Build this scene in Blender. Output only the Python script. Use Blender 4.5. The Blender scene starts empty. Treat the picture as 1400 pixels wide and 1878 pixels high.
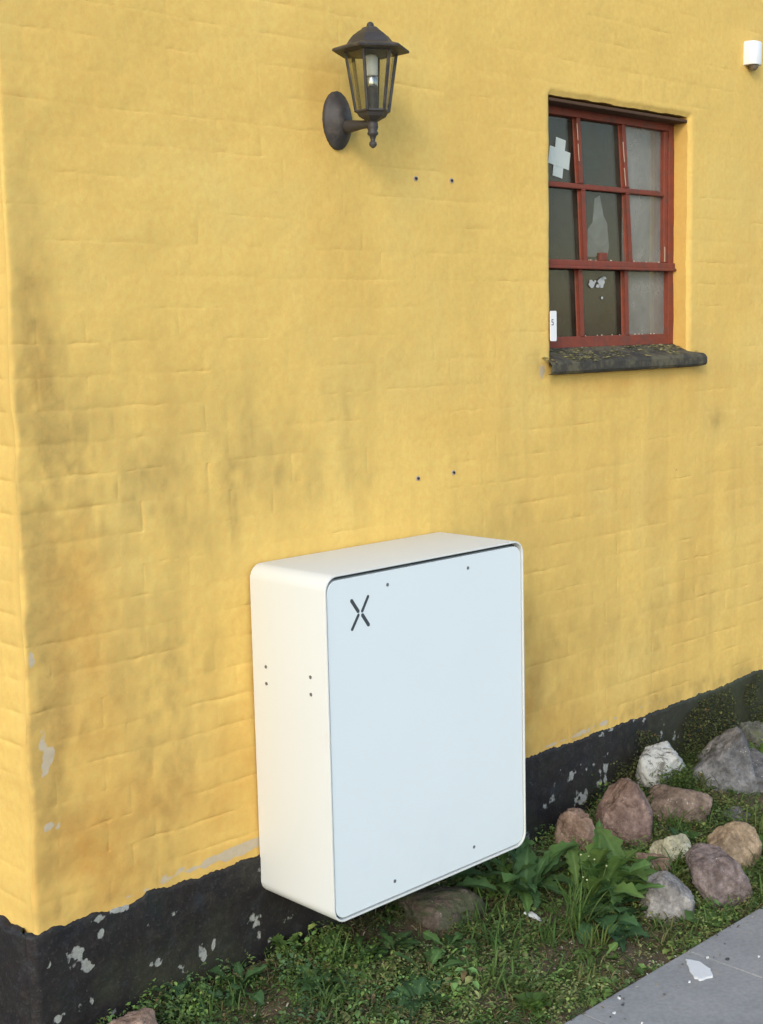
import bpy, bmesh, math, random
import numpy as np
from mathutils import Vector, Matrix

SC = bpy.context.scene
COL = SC.collection
R_ = math.radians
rng = np.random.default_rng(11)
random.seed(11)

# ------------------------------------------------------------------ camera
cam = bpy.data.cameras.new('camera')
cam.sensor_fit = 'HORIZONTAL'
cam.sensor_width = 36.0
cam.lens = 36.0 * 2476.25 / 1400.0
cam.clip_start = 0.05
cam.clip_end = 1000
camo = bpy.data.objects.new('camera', cam)
COL.objects.link(camo)
yaw, pitch, roll = 0.766207, -0.131945, -0.023229
CP = np.array([-1.869355, -2.383243, 1.292205])
_r0 = np.array([math.cos(yaw), -math.sin(yaw), 0]); _f0 = np.array([math.sin(yaw), math.cos(yaw), 0]); _u0 = np.array([0, 0, 1.])
FW = _f0 * math.cos(pitch) + _u0 * math.sin(pitch); _u1 = _u0 * math.cos(pitch) - _f0 * math.sin(pitch)
RT = _r0 * math.cos(roll) + _u1 * math.sin(roll); UP = _u1 * math.cos(roll) - _r0 * math.sin(roll)
M = Matrix.Identity(4)
for i in range(3):
    M[i][0], M[i][1], M[i][2], M[i][3] = RT[i], UP[i], -FW[i], CP[i]
camo.matrix_world = M
SC.camera = camo

# ------------------------------------------------------------------ light
SUN_FROM = Vector((-0.72, -0.46, 0.46)).normalized()
world = bpy.data.worlds.new('World'); SC.world = world; world.use_nodes = True
wn = world.node_tree.nodes
sky = wn.new('ShaderNodeTexSky'); sky.sky_type = 'NISHITA'; sky.sun_disc = False
sky.sun_elevation = math.asin(SUN_FROM.z)
sky.sun_rotation = math.atan2(SUN_FROM.x, SUN_FROM.y)
sky.air_density = 1.0; sky.dust_density = 1.0; sky.ozone_density = 1.0
world.node_tree.links.new(sky.outputs[0], wn['Background'].inputs[0])
wn['Background'].inputs[1].default_value = 0.15
sun = bpy.data.lights.new('sun', 'SUN'); sun.energy = 0.55; sun.angle = R_(14); sun.color = (1.0, 0.93, 0.80)
suno = bpy.data.objects.new('sun', sun); COL.objects.link(suno)
suno.rotation_euler = SUN_FROM.to_track_quat('Z', 'Y').to_euler()
vs = SC.view_settings
vs.view_transform = 'Standard'; vs.look = 'None'; vs.gamma = 1; vs.use_curve_mapping = False
vs.exposure = 1.1

# ------------------------------------------------------------------ noise
_P = np.random.default_rng(5).permutation(256)
_P = np.concatenate([_P, _P, _P])
_V = np.random.default_rng(6).random(256) * 2 - 1

def vnoise(x, y, z=0.0, seed=0):
    x = np.asarray(x, float) + seed * 17.13; y = np.asarray(y, float) + seed * 7.7; z = np.asarray(z, float) + seed * 3.31 + 0 * x
    xi = np.floor(x).astype(int); yi = np.floor(y).astype(int); zi = np.floor(z).astype(int)
    fx, fy, fz = x - xi, y - yi, z - zi
    fx, fy, fz = [f * f * f * (f * (f * 6 - 15) + 10) for f in (fx, fy, fz)]
    def h(a, b, c):
        return _V[_P[_P[_P[(a & 255)] + (b & 255)] + (c & 255)]]
    def lx(b, c): return h(xi, b, c) * (1 - fx) + h(xi + 1, b, c) * fx
    def ly(c): return lx(yi, c) * (1 - fy) + lx(yi + 1, c) * fy
    return ly(zi) * (1 - fz) + ly(zi + 1) * fz

def fbm(x, y, z=0.0, octv=4, seed=0, gain=0.5):
    s = 0; a = 1; t = 0; f = 1
    for o in range(octv):
        s = s + a * vnoise(np.asarray(x) * f, np.asarray(y) * f, np.asarray(z) * f, seed + o); t += a; a *= gain; f *= 2.03
    return s / t

def sstep(a, b, x):
    t = np.clip((x - a) / (b - a), 0, 1); return t * t * (3 - 2 * t)

# ------------------------------------------------------------------ materials
def newmat(name):
    m = bpy.data.materials.new(name); m.use_nodes = True
    nt = m.node_tree; nt.nodes.clear()
    out = nt.nodes.new('ShaderNodeOutputMaterial')
    return m, nt, out

def N(nt, t, **kw):
    n = nt.nodes.new(t)
    for k, v in kw.items():
        if k.startswith('i_'):
            key = k[2:]
            key = int(key) if key.isdigit() else key.replace('_', ' ')
            n.inputs[key].default_value = v
        else:
            setattr(n, k, v)
    return n

def noise(nt, scale, detail=4, rough=0.55, vec=None, dist=0.0):
    n = N(nt, 'ShaderNodeTexNoise'); n.inputs['Scale'].default_value = scale; n.inputs['Detail'].default_value = detail
    n.inputs['Roughness'].default_value = rough; n.inputs['Distortion'].default_value = dist
    if vec is not None: nt.links.new(vec, n.inputs['Vector'])
    return n.outputs['Fac']

def ramp(nt, fac, stops):
    r = N(nt, 'ShaderNodeValToRGB'); nt.links.new(fac, r.inputs[0])
    e = r.color_ramp.elements
    while len(e) < len(stops): e.new(0.5)
    for k, (p, c) in zip(e, stops):
        k.position = p; k.color = (c[0], c[1], c[2], 1) if hasattr(c, '__len__') else (c, c, c, 1)
    return r.outputs[0]

def mix(nt, fac, a, b, mode='MIX'):
    n = N(nt, 'ShaderNodeMix', data_type='RGBA', blend_type=mode)
    for s, v in ((0, fac), (6, a), (7, b)):
        if hasattr(v, 'links') or hasattr(v, 'is_linked'): nt.links.new(v, n.inputs[s])
        else: n.inputs[s].default_value = v if s == 0 else (v[0], v[1], v[2], 1)
    return n.outputs[2]

def math_(nt, op, a, b=0.0, clamp=False):
    n = N(nt, 'ShaderNodeMath', operation=op, use_clamp=clamp)
    for s, v in ((0, a), (1, b)):
        if hasattr(v, 'is_linked'): nt.links.new(v, n.inputs[s])
        else: n.inputs[s].default_value = v
    return n.outputs[0]

def wpos(nt): return N(nt, 'ShaderNodeNewGeometry').outputs['Position']
def opos(nt): return N(nt, 'ShaderNodeTexCoord').outputs['Object']

def principled(nt, out, color, rough=0.6, bump=None, bstr=0.3, bdist=0.002, spec=0.5, metal=0.0):
    p = N(nt, 'ShaderNodeBsdfPrincipled')
    if hasattr(color, 'is_linked'): nt.links.new(color, p.inputs['Base Color'])
    else: p.inputs['Base Color'].default_value = (*color, 1)
    if hasattr(rough, 'is_linked'): nt.links.new(rough, p.inputs['Roughness'])
    else: p.inputs['Roughness'].default_value = rough
    p.inputs['Specular IOR Level'].default_value = spec; p.inputs['Metallic'].default_value = metal
    if bump is not None:
        b = N(nt, 'ShaderNodeBump'); b.inputs['Strength'].default_value = bstr; b.inputs['Distance'].default_value = bdist
        nt.links.new(bump, b.inputs['Height']); nt.links.new(b.outputs[0], p.inputs['Normal'])
    nt.links.new(p.outputs[0], out.inputs['Surface'])
    return p

# limewashed wall: attribute 'stain' R algae, G rusty orange, B bare pale plaster, A unused
def mat_wall():
    m, nt, out = newmat('yellow_limewash')
    pos = wpos(nt)
    at = N(nt, 'ShaderNodeAttribute', attribute_name='stain'); sep = N(nt, 'ShaderNodeSeparateColor'); nt.links.new(at.outputs['Color'], sep.inputs[0])
    c = ramp(nt, noise(nt, 2.2, 5, .6, pos), [(0.3, (0.695, 0.470, 0.132)), (0.5, (0.745, 0.502, 0.141)), (0.72, (0.720, 0.515, 0.160))])
    fine = noise(nt, 60, 5, .65, pos)
    c = mix(nt, .30, c, ramp(nt, fine, [(0.3, 0.35), (0.7, 0.65)]), 'OVERLAY')
    mid = noise(nt, 17, 5, .7, pos)
    al = math_(nt, 'MULTIPLY', sep.outputs[0], math_(nt, 'ADD', math_(nt, 'MULTIPLY', mid, 1.3), math_(nt, 'SUBTRACT', math_(nt, 'MULTIPLY', fine, 1.2), .25)), True)
    c = mix(nt, al, c, (0.265, 0.185, 0.068))
    orr = math_(nt, 'MULTIPLY', sep.outputs[1], math_(nt, 'ADD', math_(nt, 'MULTIPLY', mid, 1.4), .25), True)
    c = mix(nt, orr, c, (0.50, 0.225, 0.045))
    pl = math_(nt, 'MULTIPLY', sep.outputs[2], math_(nt, 'MULTIPLY', math_(nt, 'ADD', mid, .5), 1.1))
    pl = ramp(nt, pl, [(0.42, 0.0), (0.55, 1.0)])
    c = mix(nt, pl, c, mix(nt, fine, (0.42, 0.34, 0.22), (0.55, 0.47, 0.34)))
    # pin holes
    v = N(nt, 'ShaderNodeTexVoronoi', feature='F1'); v.inputs['Scale'].default_value = 14; nt.links.new(pos, v.inputs['Vector'])
    pit = ramp(nt, v.outputs['Distance'], [(0.03, 1.0), (0.06, 0.0)])
    sel = ramp(nt, noise(nt, 5, 2, .5, pos), [(0.6, 0.0), (0.66, 1.0)])
    pit = math_(nt, 'MULTIPLY', pit, sel)
    c = mix(nt, math_(nt, 'MULTIPLY', pit, .6), c, (0.16, 0.09, 0.03))
    h = math_(nt, 'ADD', math_(nt, 'MULTIPLY', fine, .55), math_(nt, 'ADD', math_(nt, 'MULTIPLY', mid, 1.3), math_(nt, 'MULTIPLY', noise(nt, 38, 4, .6, pos, .4), .8)))
    h = math_(nt, 'SUBTRACT', h, math_(nt, 'MULTIPLY', pit, .8))
    principled(nt, out, c, .92, h, .30, .0028, .12)
    return m

def mat_plinth():
    m, nt, out = newmat('black_tar')
    pos = wpos(nt)
    at = N(nt, 'ShaderNodeAttribute', attribute_name='stain'); sep = N(nt, 'ShaderNodeSeparateColor'); nt.links.new(at.outputs['Color'], sep.inputs[0])
    c = ramp(nt, noise(nt, 9, 5, .6, pos), [(0.3, (0.009, 0.009, 0.011)), (0.5, (0.016, 0.013, 0.0125)), (0.7, (0.013, 0.016, 0.0145))])
    mid = noise(nt, 38, 5, .65, pos)
    dust = noise(nt, 120, 3, .6, pos)
    c = mix(nt, ramp(nt, dust, [(0.56, 0.0), (0.8, 0.4)]), c, (0.10, 0.095, 0.085))
    c = mix(nt, ramp(nt, mid, [(0.5, 0.0), (0.75, 0.5)]), c, (0.045, 0.038, 0.032))
    c = mix(nt, ramp(nt, noise(nt, 15, 6, .7, pos), [(0.55, 0.0), (0.70, 0.5)]), c, (0.032, 0.037, 0.046))
    rr = math_(nt, 'MULTIPLY', sep.outputs[1], math_(nt, 'ADD', mid, .3), True)
    c = mix(nt, rr, c, (0.075, 0.085, 0.035))
    pl = math_(nt, 'MULTIPLY', sep.outputs[0], math_(nt, 'ADD', math_(nt, 'MULTIPLY', mid, 2.6), math_(nt, 'SUBTRACT', math_(nt, 'MULTIPLY', dust, 1.3), .75)))
    pl = ramp(nt, pl, [(0.50, 0.0), (0.62, .6), (0.80, 1.0)])
    c = mix(nt, pl, c, mix(nt, dust, (0.15, 0.155, 0.14), (0.38, 0.39, 0.35)))
    h = math_(nt, 'ADD', mid, math_(nt, 'MULTIPLY', dust, .4))
    h = math_(nt, 'SUBTRACT', h, math_(nt, 'MULTIPLY', pl, .5))
    ro = mix(nt, pl, (0.62,) * 3, (0.9,) * 3)
    principled(nt, out, c, ro, h, .6, .004, .35)
    return m

def mat_simple(name, col, rough=.5, var=.12, scale=40, bstr=.15, bdist=.001, spec=.5, metal=0., dirt=None, dscale=8):
    m, nt, out = newmat(name)
    pos = opos(nt)
    n = noise(nt, scale, 4, .6, pos)
    c = mix(nt, n, [x * (1 - var) for x in col], [min(1, x * (1 + var)) for x in col])
    if dirt:
        d = ramp(nt, noise(nt, dscale, 6, .68, pos), [(dirt[1], 0.0), (dirt[1] + .12, 1.0)])
        c = mix(nt, math_(nt, 'MULTIPLY', d, dirt[2]), c, dirt[0])
    principled(nt, out, c, rough, n, bstr, bdist, spec, metal)
    return m

def mat_glass(name, dust=(0.10, 0.10, 0.09), dustlo=.12, dusthi=.45, scale=9):
    m, nt, out = newmat(name)
    pos = wpos(nt)
    tr = N(nt, 'ShaderNodeBsdfTransparent'); tr.inputs[0].default_value = (.90, .91, .89, 1)
    gl = N(nt, 'ShaderNodeBsdfGlossy'); gl.inputs['Roughness'].default_value = .04; gl.inputs[0].default_value = (.80, .73, .60, 1)
    b = N(nt, 'ShaderNodeBump'); b.inputs['Strength'].default_value = .12; b.inputs['Distance'].default_value = .004
    nt.links.new(noise(nt, 14, 2, .4, pos), b.inputs['Height']); nt.links.new(b.outputs[0], gl.inputs['Normal'])
    lw = N(nt, 'ShaderNodeLayerWeight'); lw.inputs['Blend'].default_value = .5
    fr = math_(nt, 'ADD', math_(nt, 'MULTIPLY', math_(nt, 'POWER', lw.outputs['Facing'], 5.0), .9), .045)
    ms = N(nt, 'ShaderNodeMixShader'); nt.links.new(fr, ms.inputs[0]); nt.links.new(tr.outputs[0], ms.inputs[1]); nt.links.new(gl.outputs[0], ms.inputs[2])
    df = N(nt, 'ShaderNodeBsdfDiffuse'); df.inputs[0].default_value = (*dust, 1)
    d = ramp(nt, noise(nt, scale, 6, .65, pos, .6), [(0.3, dustlo), (0.75, dusthi)])
    m2 = N(nt, 'ShaderNodeMixShader'); nt.links.new(d, m2.inputs[0]); nt.links.new(ms.outputs[0], m2.inputs[1]); nt.links.new(df.outputs[0], m2.inputs[2])
    nt.links.new(m2.outputs[0], out.inputs['Surface'])
    return m

def mat_leaf(name, attr='tint', base=None, rough=.5, transl=.3, spec=.3):
    m, nt, out = newmat(name)
    pos = wpos(nt)
    at = N(nt, 'ShaderNodeAttribute', attribute_name=attr)
    n = noise(nt, 70, 4, .6, pos)
    c = mix(nt, .35, at.outputs['Color'], ramp(nt, n, [(0.3, 0.3), (0.7, 0.7)]), 'OVERLAY')
    p = N(nt, 'ShaderNodeBsdfPrincipled'); nt.links.new(c, p.inputs['Base Color']); p.inputs['Roughness'].default_value = rough
    p.inputs['Specular IOR Level'].default_value = spec
    b = N(nt, 'ShaderNodeBump'); b.inputs['Strength'].default_value = .35; b.inputs['Distance'].default_value = .002
    nt.links.new(n, b.inputs['Height']); nt.links.new(b.outputs[0], p.inputs['Normal'])
    t = N(nt, 'ShaderNodeBsdfTranslucent'); nt.links.new(mix(nt, .5, c, (0.10, 0.16, 0.02)), t.inputs[0])
    ms = N(nt, 'ShaderNodeMixShader'); ms.inputs[0].default_value = transl
    nt.links.new(p.outputs[0], ms.inputs[1]); nt.links.new(t.outputs[0], ms.inputs[2]); nt.links.new(ms.outputs[0], out.inputs['Surface'])
    return m

def mat_rock(name, c1, c2, speck=(0.55, 0.53, 0.48), lich=(0.5, 0.5, 0.42), lichlvl=.68, vein=None, scale=14):
    m, nt, out = newmat(name)
    pos = opos(nt)
    n1 = noise(nt, scale, 7, .68, pos, .3); n2 = noise(nt, scale * 7, 4, .7, pos)
    c = mix(nt, ramp(nt, n1, [(0.40, 0.0), (0.60, 1.0)]), [q * .80 for q in c1], [q * 1.12 for q in c2])
    c = mix(nt, .55, c, ramp(nt, n2, [(0.3, 0.2), (0.7, 0.8)]), 'OVERLAY')
    v = N(nt, 'ShaderNodeTexVoronoi'); v.inputs['Scale'].default_value = 120; nt.links.new(pos, v.inputs['Vector'])
    sp = math_(nt, 'MULTIPLY', ramp(nt, v.outputs['Distance'], [(0.14, 1.0), (0.24, 0.0)]), ramp(nt, noise(nt, 22, 3, .6, pos), [(0.52, 0.0), (0.62, .8)]))
    c = mix(nt, sp, c, speck)
    l = ramp(nt, noise(nt, 17, 7, .75, pos, .8), [(lichlvl - .1, 0.0), (lichlvl - .05, .85)])
    c = mix(nt, l, c, lich)
    h = math_(nt, 'ADD', n1, math_(nt, 'MULTIPLY', n2, .35))
    principled(nt, out, c, .92, h, 1.0, .010, .15)
    return m

def mat_ground():
    m, nt, out = newmat('soil')
    pos = wpos(nt)
    n1 = noise(nt, 6, 6, .65, pos); n2 = noise(nt, 55, 5, .7, pos); n3 = noise(nt, 220, 3, .7, pos)
    c = mix(nt, ramp(nt, n1, [(0.35, 0.0), (0.65, 1.0)]), (0.115, 0.090, 0.058), (0.205, 0.155, 0.100))
    c = mix(nt, ramp(nt, n2, [(0.45, 0.0), (0.66, .75)]), c, (0.095, 0.100, 0.042))
    c = mix(nt, ramp(nt, n3, [(0.62, 0.0), (0.74, .7)]), c, (0.22, 0.18, 0.11))
    h = math_(nt, 'ADD', n2, math_(nt, 'MULTIPLY', n3, .6))
    principled(nt, out, c, .95, h, 1.0, .008, .1)
    return m

def mat_concrete():
    m, nt, out = newmat('grey_concrete')
    pos = wpos(nt)
    n1 = noise(nt, 5, 6, .6, pos, .3); n2 = noise(nt, 90, 4, .65, pos); n3 = noise(nt, 380, 2, .6, pos)
    c = mix(nt, ramp(nt, n1, [(0.3, 0.0), (0.7, 1.0)]), (0.225, 0.228, 0.225), (0.295, 0.292, 0.282))
    c = mix(nt, ramp(nt, noise(nt, 11, 6, .7, pos), [(0.58, 0.0), (0.72, .5)]), c, (0.31, 0.285, 0.235))
    c = mix(nt, .3, c, ramp(nt, n2, [(0.3, 0.3), (0.7, 0.7)]), 'OVERLAY')
    v = N(nt, 'ShaderNodeTexVoronoi'); v.inputs['Scale'].default_value = 30; nt.links.new(pos, v.inputs['Vector'])
    sp = math_(nt, 'MULTIPLY', ramp(nt, v.outputs['Distance'], [(0.05, 1.0), (0.10, 0.0)]), ramp(nt, noise(nt, 8, 2, .5, pos), [(0.55, 0.0), (0.62, .8)]))
    c = mix(nt, sp, c, (0.5, 0.5, 0.48))
    h = math_(nt, 'ADD', n2, math_(nt, 'MULTIPLY', n3, .5))
    principled(nt, out, c, .88, h, .35, .0015, .25)
    return m

MW = mat_wall(); MP = mat_plinth(); MG = mat_ground(); MC = mat_concrete()
M_SHELL = mat_simple('cream_powder_coat', (0.635, 0.648, 0.607), .42, .03, 3, .10, .0008, .4, dirt=((0.54, 0.50, 0.41), .60, .3), dscale=5)
M_PANEL = mat_simple('cool_white_panel', (0.680, 0.742, 0.742), .36, .03, 2.5, .08, .0008, .45, dirt=((0.62, 0.68, 0.70), .58, .35), dscale=4)
M_GAP = mat_simple('dark_gap', (0.035, 0.04, 0.042), .7)
M_EMBLEM = mat_simple('emblem_grey', (0.045, 0.055, 0.06), .5)
M_SCREW = mat_simple('screw_steel', (0.22, 0.23, 0.24), .4, metal=.6)
M_LAMP = mat_simple('weathered_black_metal', (0.040, 0.036, 0.034), .55, .35, 60, .3, .001, .4, dirt=((0.085, 0.075, 0.062), .5, .8), dscale=18)
M_CHROME = mat_simple('chrome_collar', (0.62, 0.62, 0.60), .25, .05, metal=1.0)
M_TUBE = mat_simple('frosted_tube', (0.80, 0.80, 0.75), .35, .03)
M_LGLASS = mat_glass('dusty_lantern_glass', (0.42, 0.36, 0.22), .0, .05, 25)
M_RED = mat_simple('red_oxide_paint', (0.205, 0.050, 0.029), .65, .30, 45, .6, .002, .25, dirt=((0.125, 0.055, 0.038), .50, .7), dscale=26)
M_SOFFIT = mat_simple('dark_brown_board', (0.085, 0.047, 0.027), .75, .25, 30, .4, .002, .2)
M_PUTTY = mat_simple('bare_putty', (0.52, 0.40, 0.28), .8, .2, 80)
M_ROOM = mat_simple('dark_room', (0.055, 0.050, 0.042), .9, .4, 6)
M_PAPER = mat_simple('grey_paper', (0.40, 0.41, 0.39), .8, .15, 25)
M_TAPE = mat_simple('pale_tape', (0.50, 0.54, 0.49), .7, .10, 40, dirt=((0.36, 0.42, 0.37), .55, .5), dscale=30)
M_WHITE = mat_simple('white_plastic', (0.78, 0.78, 0.76), .4, .03)
M_INK = mat_simple('black_ink', (0.03, 0.03, 0.03), .6)
M_SILL = mat_simple('tarred_sill', (0.052, 0.047, 0.037), .8, .3, 45, .7, .004, .25, dirt=((0.125, 0.11, 0.065), .48, .8), dscale=16)
M_LENS = mat_simple('dark_lens', (0.16, 0.12, 0.08), .3)
M_STONECHIP = mat_simple('dark_pebble', (0.04, 0.04, 0.042), .8)
M_PLASTER = mat_simple('white_plaster', (0.62, 0.63, 0.62), .85, .08, 60, .5, .002)
M_LEAF = mat_leaf('leaf', rough=.68, spec=.18, transl=.35); M_COVER = mat_leaf('ground_leaf', rough=.6, transl=.25, spec=.2); M_LITTER = mat_leaf('litter', transl=.05, spec=.1, rough=.9)
M_FLOWER = mat_simple('yellow_petal', (0.75, 0.58, 0.03), .6, .1)
M_BUD = mat_simple('cream_bud', (0.42, 0.45, 0.24), .7, .15)
M_STEM = mat_simple('green_stem', (0.10, 0.155, 0.04), .6, .2)
M_PLUG = mat_simple('grey_plug', (0.42, 0.34, 0.27), .8, .1)
M_FAR = mat_simple('far_ground', (0.10, 0.105, 0.08), .95, .3, 2)

# ------------------------------------------------------------------ object helpers
def tag(o, label=None, cat=None, group=None, kind=None):
    for k, v in (('label', label), ('category', cat), ('group', group), ('kind', kind)):
        if v: o[k] = v
    return o

def empty(name, loc=(0, 0, 0)):
    o = bpy.data.objects.new(name, None); o.empty_display_size = .05; o.location = loc; COL.objects.link(o); return o

def link(name, me, mat, parent=None, loc=None):
    o = bpy.data.objects.new(name, me)
    if mat is not None and not me.materials: me.materials.append(mat)
    COL.objects.link(o)
    if parent is not None: o.parent = parent
    if loc is not None: o.location = loc
    return o

def mesh_np(name, V, F, smooth=True):
    """V (n,3); F list of (k,m) int arrays"""
    if not isinstance(F, list): F = [F]
    me = bpy.data.meshes.new(name)
    me.vertices.add(len(V)); me.vertices.foreach_set('co', np.asarray(V, np.float32).ravel())
    nl = sum(f.size for f in F); npoly = sum(len(f) for f in F)
    me.loops.add(nl); me.polygons.add(npoly)
    me.loops.foreach_set('vertex_index', np.concatenate([f.ravel() for f in F]).astype(np.int32))
    tot = np.concatenate([np.full(len(f), f.shape[1]) for f in F]).astype(np.int32)
    st = np.concatenate([[0], np.cumsum(tot)[:-1]]).astype(np.int32)
    me.polygons.foreach_set('loop_start', st)
    me.polygons.foreach_set('use_smooth', np.full(npoly, smooth))
    me.update(calc_edges=True); me.validate()
    return me

def attr(me, name, C):
    a = me.attributes.new(name, 'FLOAT_COLOR', 'POINT')
    C = np.asarray(C, np.float32)
    if C.shape[1] == 3: C = np.concatenate([C, np.ones((len(C), 1), np.float32)], 1)
    a.data.foreach_set('color', C.ravel())

def bm_mesh(name, bm, smooth=False):
    me = bpy.data.meshes.new(name); bmesh.ops.recalc_face_normals(bm, faces=bm.faces[:]); bm.to_mesh(me); bm.free()
    if smooth:
        for p in me.polygons: p.use_smooth = True
    return me

def add_box(bm, lo, hi, bevel=0):
    r = bmesh.ops.create_cube(bm, size=1)
    vsx = r['verts']
    for v in vsx:
        v.co = Vector([lo[i] + (hi[i] - lo[i]) * (v.co[i] + .5) for i in range(3)])
    if bevel:
        es = list({e for v in vsx for e in v.link_edges})
        bmesh.ops.bevel(bm, geom=es, offset=bevel, segments=2, affect='EDGES', profile=.5)

def add_bar(bm, a, b, w, d, up=(0, 0, 1), bevel=0):
    """bar from a to b, w along side, d along up-ish"""
    a = Vector(a); b = Vector(b); t = (b - a); L = t.length; t.normalize()
    s = t.cross(Vector(up)); s.normalize(); u = s.cross(t)
    r = bmesh.ops.create_cube(bm, size=1); vv = r['verts']
    for v in vv: v.co = a + t * (L * (v.co.z + .5)) + s * (w * v.co.x) + u * (d * v.co.y)
    if bevel:
        bmesh.ops.bevel(bm, geom=list({e for v in vv for e in v.link_edges}), offset=bevel, segments=1, affect='EDGES')

def add_rings(bm, rings, cap0=True, cap1=True):
    rr = [[bm.verts.new(p) for p in ring] for ring in rings]
    n = len(rr[0])
    for a, b in zip(rr[:-1], rr[1:]):
        for i in range(n): bm.faces.new((a[i], a[(i + 1) % n], b[(i + 1) % n], b[i]))
    if cap0: bm.faces.new(rr[0][::-1])
    if cap1: bm.faces.new(rr[-1])

def circ(cx, cy, z, r, n, ph=0.0):
    return [(cx + r * math.cos(ph + 2 * math.pi * i / n), cy + r * math.sin(ph + 2 * math.pi * i / n), z) for i in range(n)]

def lathe(cx, cy, prof, n=16, ph=0.0):
    bm = bmesh.new(); add_rings(bm, [circ(cx, cy, z, max(r, 1e-4), n, ph) for z, r in prof]); return bm

# ================================================================== GROUND, PAVEMENT
PAVE_Z = -0.18; PAVE_Y = -0.679
far = mesh_np('ground', np.array([(-400, -400, -.235), (400, -400, -.235), (400, 400, -.235), (-400, 400, -.235)]), np.array([[0, 1, 2, 3]]))
tag(link('ground', far, M_FAR), kind='structure')

def soil_z(x, y):
    x = np.asarray(x, float); y = np.asarray(y, float)
    t = np.clip(-y / .66, 0, 1)
    base = -.165 * (1 - t) + -.197 * t
    rise = .075 * sstep(.95, 1.7, x) * sstep(.55, .0, -y)
    z = base + rise + .010 * fbm(x * 5, y * 5, 0, 3, 3) + .005 * fbm(x * 22, y * 22, 0, 3, 8)
    return z

xs = np.arange(-1.6, 3.4, .012); ys = np.concatenate([np.arange(-.690, .012, .012), np.array([.05])])
gx, gy = np.meshgrid(xs, ys, indexing='ij')
gz = soil_z(gx, gy)
edge = sstep(-.690, -.665, gy); gz = gz * edge + (-.205 + .004 * fbm(gx * 14, gy, 0, 2, 31)) * (1 - edge)
nx, ny = gx.shape
idx = np.arange(nx * ny).reshape(nx, ny)
quad = np.stack([idx[:-1, :-1], idx[1:, :-1], idx[1:, 1:], idx[:-1, 1:]], -1).reshape(-1, 4)
tag(link('soil_bed', mesh_np('soil_bed', np.stack([gx, gy, gz], -1).reshape(-1, 3), quad), MG), kind='structure')
# side yard left of the house corner
tag(link('side_ground', mesh_np('side_ground', np.array([(-4, .03, -.2), (-.55, .03, -.2), (-.55, 5, -.2), (-4, 5, -.2), (-4, -.69, -.2), (-1.59, -.69, -.2), (-1.59, .03, -.2)]), [np.array([[0, 1, 2, 3]]), np.array([[4, 5, 6, 0]])]), MG), kind='structure')

bm = bmesh.new(); add_box(bm, (-3.4, -4.9, -.232), (5.0, PAVE_Y - .004, -.192)); pav = tag(link('pavement', bm_mesh('pavement', bm), mat_simple('joint_sand', (0.10, 0.095, 0.085), .95, .3, 90)), kind='structure')
def slab_mesh(seed):
    bm = bmesh.new(); S = .4055
    add_box(bm, (0, -S, -.05), (S, 0, 0), .003)
    return bm_mesh('paving_slab', bm)
SM = [slab_mesh(i) for i in range(2)]
for sm in SM: sm.materials.append(MC)
for i in range(-9, 10):
    for j in range(10):
        o = link('paving_slab', SM[(i + j) % 2], None, pav)
        o.location = (.744 + i * .408 + .0012, PAVE_Y - j * .408, PAVE_Z + random.uniform(-.0012, .0012))
        o.rotation_euler = (random.uniform(-.002, .002), random.uniform(-.002, .002), random.uniform(-.001, .001))

# ================================================================== HOUSE
house = tag(empty('house', (-.58, 0, 0)), 'old yellow limewashed brick house wall with black tarred plinth and small window', 'house')
HI = Matrix.Translation((.58, 0, 0))
def hpart(name, me, mat, parent=house):
    o = link(name, me, mat, parent)
    if parent is house: o.location = (.58, 0, 0)     # keep world coordinates under the house empty
    return o

DX = .006; CH = .0667; DZ = CH / 11
Z0 = .953 - 14 * CH; XC = -.5797
NXc = 536; NZc = 11 * 39
WX0, WX1, WZ0, WZ1 = 1.0957, 1.7690, 1.192, 1.9240
FRX = np.array([0, .04, .10, .20, .34, .5, .66, .80, .90, .96]); FRZ = np.array([0, .03, .08, .17, .30, .43, .57, .70, .83, .92, .97])
xcol = XC + .06 * (np.arange(NXc + 1) // 10 + FRX[np.arange(NXc + 1) % 10]); zrow = Z0 + CH * (np.arange(NZc + 1) // 11 + FRZ[np.arange(NZc + 1) % 11])
def to_joint(v, o, p):
    d = np.mod(v - o, p); return np.minimum(d, p - d)
def snap(a, v):
    k = int(np.argmin(abs(a - v))); a[k] = v; return k
kx0, kx1 = snap(xcol, WX0), snap(xcol, WX1); kz0, kz1 = snap(zrow, WZ0), snap(zrow, WZ1)
X, Z = np.meshgrid(xcol, zrow, indexing='ij')
I, J = np.meshgrid(np.arange(NXc + 1), np.arange(NZc + 1), indexing='ij')
course = np.clip(J // 11, 0, 38)
stretch = course % 2 == 0
off = np.where(stretch, 0, 10); per = np.where(stretch, 40, 20)
bi = (I + off) // per; loc = (I + off) % per
dxj = to_joint(X - XC + off * DX, 0.0, per * DX)
dzj = to_joint(Z, Z0, CH)
def hsh(a, b, k):
    return ((np.sin(a * 127.1 + b * 311.7 + k * 74.7) * 43758.5453) % 1.0) * 2 - 1
fade = sstep(0, .25, xcol[-1] - X) * sstep(0, .15, zrow[-1] - Z)
lowl = .38 + .50 * sstep(.7, -.3, X) * sstep(1.6, .9, Z) + .25 * sstep(.5, 1.2, X) * sstep(1.2, .6, Z)
JM = np.clip(.22 + 1.5 * fbm(X * 5, Z * 9, 0, 3, 40), 0, 1.1) * lowl
JV = np.clip(.10 + 1.7 * fbm(X * 6, Z * 7, 0, 3, 50), 0, 1) * lowl
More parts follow.
